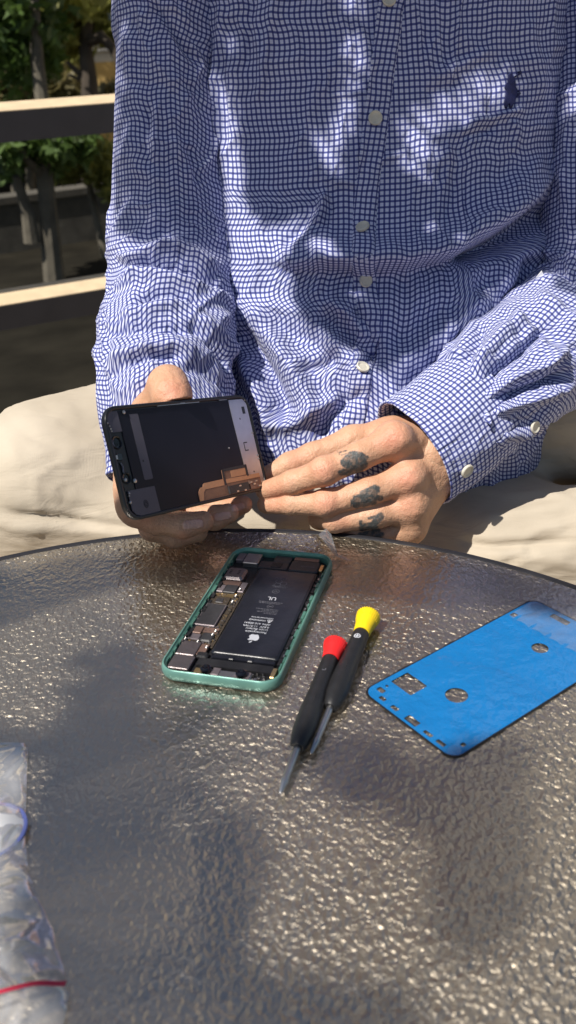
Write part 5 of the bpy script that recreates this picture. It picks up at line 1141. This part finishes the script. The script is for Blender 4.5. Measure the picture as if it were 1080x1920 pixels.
def bag_z(x, y):
    i = int(np.clip(np.interp(-y, -yv, np.arange(nb)), 0, nb - 1)); j = int(np.clip((x + .30) / (xr[i] + .30) * (mbn - 1), 0, mbn - 1)); return Zb[i, j]
cup_p = on_plane(-24, 1550, .006)
cup = empty('suction_cup', 'pale round plastic piece with a blue rim inside the clear bag', 'suction cup', (cup_p[0], cup_p[1], 0.0016))
mb = MB(); mb.lathe([(0, 0.0), (0, 0.016), (0.0012, 0.0165), (0.004, 0.013), (0.0075, 0.007), (0.009, 0.004), (0.0095, 0.0)], 32); mb.build('disc', M['white'], cup, True)
mb = MB(); ringprof(mb, [(0.0166, 0.0002), (0.0182, 0.0002), (0.0182, 0.0016), (0.0166, 0.0018)], 40); mb.build('rim', mat('blue_plastic', (0.16, 0.20, 0.52), .45), cup, True)
a, b = on_plane(-60, 1934), on_plane(129, 1864); rows = []; zl = np.array([bag_z(*(a + (b - a) * k / 69)[:2]) for k in range(70)]); zl = np.convolve(np.pad(zl, 9, mode='edge'), np.ones(19) / 19, 'valid') + .0022
for k in range(70):
    t = k / 69; p = a + (b - a) * t; pz = zl[k]; dn = np.array([0.25, 0.97, 0]) * 0.0011; rows.append([p * [1, 1, 0] + [0, 0, pz] - dn, p * [1, 1, 0] + [0, 0, pz + .0004], p * [1, 1, 0] + [0, 0, pz] + dn])
rows = np.array(rows); M['zip'] = mat('red_seal', (0.62, 0.03, 0.07), 0.4)
zs = link('seal_line', rows.reshape(-1, 3), grid_faces(70, 3), M['zip'], bag, True); zs.location = -Vector(bag.location)
# scrap of clear film by the phone's far corner
sc_pts = [(598, 1024), (612, 1019), (622, 1030), (632, 1042), (662, 1058), (640, 1054), (626, 1046), (612, 1040)]
vs = []
for k, q in enumerate(sc_pts):
    p = on_plane(*q); vs.append((p[0], p[1], 0.0005 + (0.012 if k in (1, 2) else 0.009 if k in (0, 7) else 0.002)))
vs2 = [(x, y, z + .0004) for x, y, z in vs]; k = len(vs)
scrap = link('film_scrap', vs + vs2, [list(range(k))[::-1], [k + i for i in range(k)]] + [[i, (i + 1) % k, k + (i + 1) % k, k + i] for i in range(k)], M['scrap'], None, False, loc=vs[4])
# the clear liner still lying on the far end of the blue sheet
lu_ = np.linspace(-33, 37, 30); lv_ = np.linspace(46, 80, 30); LX, LY = np.meshgrid(lu_, lv_); LZ = 0.0009 + 0.006 * ((LY - 46) / 34) ** 2 * (0.5 + 0.5 * (LX + 33) / 70) + 0.0006 * np.sin(LX * .5)
link('clear_liner', np.stack([LX * mm, LY * mm, LZ], -1).reshape(-1, 3), grid_faces(30, 30), M['scrap'], sheet, True)
tag(scrap, 'torn scrap of clear plastic film standing up at the far corner of the green phone', 'film scrap')
# ------------------------------------------------------------------ the place around
def patio_material():
    mt, t, b = new_mat('patio_concrete'); co = N(t, 'ShaderNodeTexCoord')
    n = N(t, 'ShaderNodeTexNoise'); n.inputs['Scale'].default_value = 3; n.inputs['Detail'].default_value = 8; t.links.new(co.outputs['Object'], n.inputs['Vector'])
    br = N(t, 'ShaderNodeTexBrick'); br.offset = 0.0; br.inputs['Scale'].default_value = 1; br.inputs['Brick Width'].default_value = 0.40; br.inputs['Row Height'].default_value = 0.40; br.inputs['Mortar Size'].default_value = 0.006
    br.inputs['Color1'].default_value = (0.44, 0.35, 0.24, 1); br.inputs['Color2'].default_value = (0.40, 0.32, 0.225, 1); br.inputs['Mortar'].default_value = (0.16, 0.14, 0.12, 1)
    t.links.new(co.outputs['Object'], br.inputs['Vector'])
    mx = N(t, 'ShaderNodeMix', data_type='RGBA', blend_type='MULTIPLY'); mx.inputs[0].default_value = 0.5
    rp = ramp(t, [(0.3, (0.72, 0.72, 0.72)), (0.7, (1, 1, 1))]); t.links.new(n.outputs['Fac'], rp.inputs[0]); t.links.new(br.outputs['Color'], mx.inputs[6]); t.links.new(rp.outputs[0], mx.inputs[7]); t.links.new(mx.outputs[2], b.inputs['Base Color'])
    b.inputs['Roughness'].default_value = 0.8
    return mt
M['patio'] = patio_material(); M['soil'] = mat('shade_toned_soil', (0.014, 0.0125, 0.009), 0.95, 0, 0.5, 4, 0.8, 20, spec=0.08)  # soil colour darkened to stand in for the shade under the trees
P1, P2 = at(0, 210, 1.8), at(215, 193, 1.9); re = np.array([P2[0] - P1[0], P2[1] - P1[1], 0]); re /= np.linalg.norm(re); rn = np.array([-re[1], re[0], 0])
o0 = np.array([P1[0], P1[1], 0])
pa, pb = o0 - re * 7 + rn * 0.16, o0 + re * 7 + rn * 0.16
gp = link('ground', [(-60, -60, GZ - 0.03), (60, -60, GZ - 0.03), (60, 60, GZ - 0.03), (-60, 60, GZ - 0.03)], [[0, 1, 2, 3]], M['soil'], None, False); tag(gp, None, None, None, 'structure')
pv = [(*(pa[:2] - rn[:2] * 7.5), GZ), (*(pb[:2] - rn[:2] * 7.5), GZ), (*pb[:2], GZ), (*pa[:2], GZ)]
pt = link('patio', pv, [[0, 1, 2, 3]], M['patio'], None, False); tag(pt, None, None, None, 'structure')
# railing
rail = empty('railing', 'black metal railing with two horizontal bars topped by tan strips, beside the person', 'railing', tuple(o0 + np.array([0, 0, GZ])), math.atan2(re[1], re[0]))
def bar(z0, z1, w, slope, name):
    mb = MB(); x0, x1 = -1.6, 1.8; prof = [(0, z0), (0, z1), (w, z1 + slope), (w, z0)]
    v = [(x, y, z - GZ) for x in (x0, x1) for y, z in prof]; mb.add(v, [[0, 1, 2, 3], [7, 6, 5, 4]] + [[i, 4 + i, 4 + (i + 1) % 4, (i + 1) % 4] for i in range(4)]); r = mb.build(name, M['rail'], rail)
    mb = MB(); e = 0.002; v = [(x, y, z - GZ) for x in (x0, x1) for y, z in ((0.001, z1 + .0005), (0.001, z1 + e), (w - .001, z1 + slope + e), (w - .001, z1 + slope + .0005))]
    mb.add(v, [[0, 1, 2, 3], [7, 6, 5, 4]] + [[i, 4 + i, 4 + (i + 1) % 4, (i + 1) % 4] for i in range(4)]); mb.build('tan_top', M['rail_tan'], r)
bar(0.219, 0.271, 0.07, 0.0135, 'top_rail'); bar(-0.128, -0.080, 0.056, 0.020, 'lower_rail')
for x in (-1.55, 1.70): mb = MB(); mb.box((x - .03, .01, .0), (x + .03, .065, .219 - GZ - .001)); mb.build('post', M['rail'], rail)
# trees
M['leaf_d'] = leaf_material('dark_leaves', (0.035, 0.060, 0.018), (0.090, 0.125, 0.040)); M['leaf_m'] = leaf_material('mid_green_leaves', (0.05, 0.10, 0.02), (0.13, 0.20, 0.05)); M['leaf_y'] = leaf_material('yellow_green_leaves', (0.15, 0.18, 0.04), (0.36, 0.36, 0.10)); M['leaf_o'] = leaf_material('olive_dry_leaves', (0.10, 0.09, 0.035), (0.24, 0.20, 0.09))
def leaves(blobs, n, size, seed):
    r = np.random.RandomState(seed); w_ = np.array([b[1][0] * b[1][1] * b[1][2] for b in blobs]) ** (2 / 3); w_ /= w_.sum(); k = r.choice(len(blobs), n, p=w_)
    d = r.normal(size=(n, 3)); d /= np.linalg.norm(d, axis=1, keepdims=True); rr = r.rand(n) ** 0.45; rr *= 0.75 + 0.5 * np.array([mnoise.noise(Vector(q * 2.3) + Vector((seed, 0, 0))) for q in d])
    c = np.array([b[0] for b in blobs])[k] + d * rr[:, None] * np.array([b[1] for b in blobs])[k]
    a = r.normal(size=(n, 3)); a /= np.linalg.norm(a, axis=1, keepdims=True); b_ = np.cross(a, r.normal(size=(n, 3))); b_ /= np.linalg.norm(b_, axis=1, keepdims=True); s = size * (0.5 + r.rand(n))[:, None]
    V = np.stack([c - a * s, c + b_ * s * .38, c + a * s, c - b_ * s * .38], 1).reshape(-1, 3); return V, np.arange(4 * n).reshape(n, 4)
def tree(name, label, cat, base, limbs, blobs, n, size, seed, lm, bark='bark', group=None):
    t = empty(name, label, cat, tuple(base), 0, group)
    mb = MB()
    for pts, rs_ in limbs: mb.tube(pts, rs_, 9)
    if mb.v:
        o = mb.build('trunk', M[bark], t, True); o.location = -Vector(base)
    V, Fq = leaves(blobs, n, size, seed); o = link('crown', V, Fq, M[lm], t, False); o.location = -Vector(base); return t
g = GZ - 0.03
def gpt(px, py, Y): p = at(px, py, Y); return (float(p[0]), float(p[1]), float(p[2]))
b0 = gpt(92, 470, 5.0); b0 = (b0[0], b0[1], g)
tree('tree', 'grey trunked tree standing just beyond the black railing', 'tree', b0,
     [([b0, gpt(90, 400, 5.0), gpt(84, 330, 5.0), gpt(88, 255, 5.02), gpt(70, 120, 5.1), gpt(60, -60, 5.2)], [.062, .050, .045, .04, .035, .02]), ([gpt(84, 330, 5.0), gpt(50, 300, 4.9), gpt(20, 230, 4.8)], [.03, .02, .01]),
      ([gpt(60, 455, 4.95), gpt(52, 400, 4.95), gpt(30, 330, 4.9)], [.045, .035, .02])],
     [(gpt(20, 50, 5.3), (.36, .5, .40)), (gpt(120, 270, 5.1), (.22, .4, .16)), (gpt(20, 270, 5.0), (.25, .4, .18)), (gpt(30, -160, 5.4), (.6, .8, .4)), (gpt(60, 110, 5.6), (.2, .4, .2))], 9000, .042, 3, 'leaf_m')
b1 = gpt(165, 330, 7.0); b1 = (b1[0], b1[1], g)
tree('tree', 'dark forked tree in front of the yellow wall', 'tree', b1,
     [([b1, gpt(168, 240, 7), gpt(168, 155, 7), gpt(160, 90, 7.05), gpt(165, 30, 7.1), gpt(150, -80, 7.2)], [.09, .075, .06, .05, .04, .02]), ([gpt(168, 155, 7), gpt(140, 130, 7), gpt(125, 115, 7)], [.03, .02, .012]),
      ([gpt(162, 80, 7.05), gpt(190, 68, 7), gpt(212, 90, 6.95), gpt(228, 135, 6.9)], [.04, .04, .035, .02]), ([gpt(150, 150, 7), gpt(130, 140, 7)], [.015, .01])],
     [(gpt(130, 0, 7.2), (.5, .6, .25)), (gpt(105, 60, 7.2), (.24, .5, .22)), (gpt(205, 62, 7.3), (.22, .3, .08))], 1900, .07, 8, 'leaf_y', 'bark_dark')
b2 = gpt(190, 420, 5.6); b2 = (b2[0], b2[1], g)
tree('bush', 'bright green bush glimpsed between the railing bars', 'bush', b2, [([b2, gpt(170, 360, 5.6), gpt(165, 320, 5.6)], [.03, .02, .01])],
     [(gpt(150, 288, 5.5), (.20, .3, .12)), (gpt(185, 300, 5.6), (.22, .3, .16)), (gpt(120, 305, 5.6), (.18, .25, .14)), (gpt(215, 330, 5.7), (.2, .3, .2))], 4200, .03, 12, 'leaf_y')
b3 = gpt(20, 330, 8.0); b3 = (b3[0], b3[1], g)
tree('bush', 'brown and olive dry bush under the trees behind the railing', 'bush', b3, [([b3, gpt(25, 220, 8), gpt(40, 150, 8)], [.05, .03, .015])],
     [(gpt(40, 150, 8), (.5, .4, .30)), (gpt(100, 170, 8), (.4, .4, .20)), (gpt(-20, 190, 8), (.5, .4, .4)), (gpt(210, 178, 7.9), (.35, .3, .10))], 2600, .08, 15, 'leaf_o')
b4 = gpt(50, 330, 8.6); b4 = (b4[0], b4[1], g)
tree('bush', 'sunlit yellow green shrub high behind the top bar of the railing', 'bush', b4, [([b4, gpt(55, 200, 8.6), gpt(70, 90, 8.6)], [.05, .03, .015])],
     [(gpt(40, 40, 8.6), (.45, .4, .35)), (gpt(120, 95, 8.6), (.28, .3, .25)), (gpt(90, -10, 8.7), (.5, .4, .25))], 3000, .06, 22, 'leaf_y')
# row of dense trees closing the view
for k, (px_b, Y, sd, r_) in enumerate(((-120, 11, 31, 1.6), (20, 12.5, 32, 1.5), (-330, 9, 34, 1.8))):
    bb = gpt(px_b, 200, Y); bb = (bb[0], bb[1], g); top_ = (bb[0], bb[1], 1.6)
    tree('tree', ['tall dark green tree at the back, leftmost behind the railing', 'dark green tree at the back between the left edge and the yellow wall', 'broad dark tree at the very left beyond the railing'][k], 'tree', bb, [([bb, (bb[0], bb[1], .3), top_], [.16, .13, .08])],
         [((bb[0], bb[1], 1.0), (r_, r_, .9)), ((bb[0] + .3, bb[1], 2.2), (r_ * .9, r_ * .9, 1.0)), ((bb[0] - .5, bb[1] - .3, .2), (r_ * .7, r_ * .7, .6)), ((bb[0] + .6, bb[1] - .4, .0), (r_ * .5, r_ * .5, .5))], 6000, .13, sd, 'leaf_d', 'bark_dark')
# low garden wall and its bed
wl = empty('garden_wall', 'low grey stone wall at the foot of the trees', 'wall', (0, 0, 0))
A, B = gpt(-160, 470, 5.7), gpt(330, 405, 6.6); d = np.array([B[0] - A[0], B[1] - A[1]]); Lw = float(np.linalg.norm(d)); wl.location = (A[0], A[1], g); wl.rotation_euler = (0, 0, math.atan2(d[1], d[0]))
mb = MB(); mb.box((0, 0, 0), (Lw, .22, .30)); mb.box((-.01, -.015, .302), (Lw + .01, .235, .345)); mb.build('stone_course', mat('dull_stone', (0.07, 0.064, 0.052), .95, 0, .4, 9, .6, 40), wl)
# house glimpsed through the branches
hp = gpt(135, 180, 11.0); hq = gpt(520, 150, 11.6); hd_ = np.array([hq[0] - hp[0], hq[1] - hp[1]]); Lh = float(np.linalg.norm(hd_))
house = empty('house', 'house with an ochre lower wall and white windows glimpsed between the branches', 'house', (hp[0], hp[1], g), math.atan2(hd_[1], hd_[0]))
mb = MB(); mb.box((0, 0, 0), (Lh, 3, 1.14)); mb.build('lower_wall', M['wall_y'], house); mb = MB(); mb.box((.02, .03, 1.142), (Lh - .02, 2.97, 4.2)); mb.build('upper_wall', M['wall_w'], house)
for x in (0.20, 0.72, 1.4):
    mb = MB(); mb.box((x, -.02, 1.25), (x + .06, .028, 2.5)); mb.box((x + .36, -.02, 1.25), (x + .42, .028, 2.5)); mb.box((x + .062, -.02, 1.25), (x + .358, .028, 1.31)); mb.box((x + .062, -.02, 2.44), (x + .358, .028, 2.5)); wf = mb.build('window', M['white'], house)
    mb = MB(); mb.box((x + .062, .0, 1.312), (x + .358, .02, 2.438)); mb.build('pane', mat('window_glass', (0.10, 0.14, 0.17), .08), wf)
mb = MB(); mb.add([(-.3, -.4, 4.2), (Lh + .3, -.4, 4.2), (Lh + .3, 3.4, 4.2), (-.3, 3.4, 4.2), (-.3, 1.5, 5.3), (Lh + .3, 1.5, 5.3)], [[0, 1, 5, 4], [2, 3, 4, 5], [0, 4, 3], [1, 2, 5], [3, 2, 1, 0]]); mb.build('roof', mat('grey_roof', (0.18, 0.16, 0.15), .9, 0, .2, 3), house)

# unseen tree added for its shade; leaves set along sun rays to shirt and glass
def in_poly(x, y, P):
    c = False; j = len(P) - 1
    for i in range(len(P)):
        if (P[i][1] > y) != (P[j][1] > y) and x < (P[j][0] - P[i][0]) * (y - P[i][1]) / (P[j][1] - P[i][1]) + P[i][0]: c = not c
        j = i
    return c
Sv = np.array(SUN)
bvL = bvh(PL, nrL, ncL)
def shade_tree():
    polys = [([(470, -20), (500, -40), (625, -40), (628, 120), (610, 190), (555, 232), (598, 330), (606, 352), (560, 392), (500, 415), (470, 380), (462, 200)], 1.0, 0),
             ([(700, -40), (1090, -40), (1090, 120), (985, 110), (905, 92), (850, 110), (790, 165), (735, 215), (720, 330), (640, 345), (665, 280), (690, 220), (708, 120)], 1.0, 0),
             ([(640, 350), (790, 340), (800, 400), (765, 462), (640, 468), (625, 430), (545, 470), (605, 400)], 1.0, 0),
             ([(845, 260), (960, 250), (1060, 230), (1050, 330), (960, 400), (870, 440), (830, 425)], 1.0, 0),
             ([(210, -20), (300, -20), (400, 110), (432, 330), (432, 470), (330, 470), (215, 440)], 1.0, 2),
             ([(700, 515), (860, 500), (900, 560), (800, 640), (715, 690)], 0.9, 0), ([(560, 515), (660, 560), (690, 640), (640, 640), (560, 580)], 0.7, 0),
             ([(1035, 220), (1110, 200), (1110, 560), (1040, 540)], 1.0, 3),
             # across the glass
             ([(-40, 1085), (120, 1052), (300, 1036), (560, 1030), (830, 1050), (1000, 1092), (1110, 1120), (1110, 1150), (960, 1125), (880, 1130), (720, 1118), (640, 1108), (600, 1118), (540, 1105), (430, 1095), (260, 1085), (110, 1128), (-40, 1185)], 0.9, 1),
             ([(150, 1230), (255, 1200), (285, 1500), (330, 1680), (300, 1960), (180, 1990), (60, 1700), (95, 1450)], 0.42, 1), ([(335, 1590), (470, 1540), (480, 1640), (430, 1800), (330, 1790)], 0.42, 1),
             ([(800, 1430), (970, 1400), (965, 1740), (840, 1780)], 0.40, 1), ([(560, 1400), (680, 1380), (770, 1450), (790, 1540), (650, 1510)], 0.35, 1), ([(380, 1830), (760, 1880), (760, 2000), (360, 2000)], 0.4, 1),
            ]
    r = random.Random(5); V = []; tips = []; tips2 = []
    for P, dn, fine in polys:
        xs = [q[0] for q in P]; ys = [q[1] for q in P]; area = abs(sum(P[i][0] * P[i - 1][1] - P[i - 1][0] * P[i][1] for i in range(len(P)))) / 2
        k = int(area / (60, 90, 22, 22)[fine] * dn); t = 0
        while t < k:
            x, y = r.uniform(min(xs), max(xs)), r.uniform(min(ys), max(ys))
            if not in_poly(x, y, P): continue
            t += 1; p = on_plane(x, y) if fine == 1 else hit((bvT, None, bvL, bvR)[fine], x, y)[0]
            if p is None: continue
            c = np.array(p) + Sv * (r.uniform(1.6, 2.2) if fine == 1 else r.uniform(1.05, 1.45)); a = np.array([r.gauss(0, 1) for _ in range(3)]); a -= Sv * (a @ Sv) * .6; a /= np.linalg.norm(a); b = np.cross(Sv + .5 * np.array([r.gauss(0, 1) for _ in range(3)]), a); b /= np.linalg.norm(b); s = r.uniform(.0028, .0050) if fine > 1 else r.uniform(.010, .017)
            V += [c - a * s, c + b * s * .55, c + a * s, c - b * s * .55]
            if t % 40 == 0: (tips2 if fine == 1 else tips).append(c)
    base = np.array([-1.75, .25, GZ]); t = empty('tree', 'unseen leafy tree added at the left to shade the shirt and the table', 'tree', tuple(base))
    fork = np.array([-1.25, .30, 1.45]); hub = np.array(tips).mean(0) + np.array([-.12, .05, .12])
    mb = MB(); mb.tube([base, (-1.74, .25, 0), (-1.6, .27, .8), fork], [.11, .09, .07, .055], 12); mb.tube([fork, fork * .5 + hub * .5 + np.array([0, 0, .08]), hub], [.05, .03, .012], 9)
    hub2 = np.array(tips2).mean(0) + np.array([-.08, -.06, .10]); fork2 = np.array([-1.45, -.25, 1.5]); mb.tube([(-1.6, .27, .8), fork2, fork2 * .5 + hub2 * .5 + np.array([0, 0, .06]), hub2], [.05, .035, .02, .009], 9)
    for q in tips2[::4]: mb.tube([hub2, hub2 * .45 + q * .55 + np.array([0, 0, .03]), q], [.0035, .002, .001], 5)
    for q in tips[::3]: mb.tube([hub, hub * .45 + q * .55 + np.array([0, 0, .03]), q], [.004, .0025, .001], 5)
    o = mb.build('trunk', M['bark'], t, True); o.location = -Vector(base)
    lv, _ = leaves([(np.array([-1.7, .30, 2.1]), (.38, .38, .4))], 1500, .035, 77)
    V = np.concatenate([np.array(V), lv]); o = link('crown', V, np.arange(len(V)).reshape(-1, 4), M['leaf_m'], t, False); o.location = -Vector(base)
shade_tree()


# unseen cream tower added behind the person for the glass to reflect
ab = empty('reflection_tower', 'unseen cream tower with a tall dark window strip, added for the glass table to reflect', 'unseen building', (0.30, 7.0, g), rad(-24))
mb = MB(); mb.box((-0.30, 0, 0), (2.8, 4, 15.4)); mb.box((-0.38, -.12, 15.402), (2.88, 4.1, 15.6)); mb.build('wall', mat('cream_render', (0.76, 0.64, 0.46), .9, 0, .1, 1.5), ab)
mpane = mat('block_window_glass', (0.06, 0.075, 0.09), .1)
for fl_ in range(4):
    for k in range(1):
        x, z = 1.75, 1.0 + fl_ * 2.8
        mb = MB(); mb.box((x - .06, -.03, z - .06), (x + .96, .02, z)); mb.box((x - .06, -.03, z + 1.2), (x + .96, .02, z + 1.26)); mb.box((x - .06, -.03, z + .002), (x, .02, z + 1.198)); mb.box((x + .9, -.03, z + .002), (x + .96, .02, z + 1.198)); wf = mb.build('window', M['white'], ab)
        mb = MB(); mb.box((x + .002, -.008, z + .002), (x + .898, .02, z + 1.198)); mb.build('pane', mpane, wf)

mb = MB(); mb.box((.98, -.05, .8), (1.04, .02, 14.6)); mb.box((1.42, -.05, .8), (1.48, .02, 14.6)); wf = mb.build('window', M['rail'], ab); mb = MB(); mb.box((1.042, -.012, .8), (1.418, .02, 14.6)); mb.build('pane', mpane, wf)  # dark strip added to give the reflection a dark column
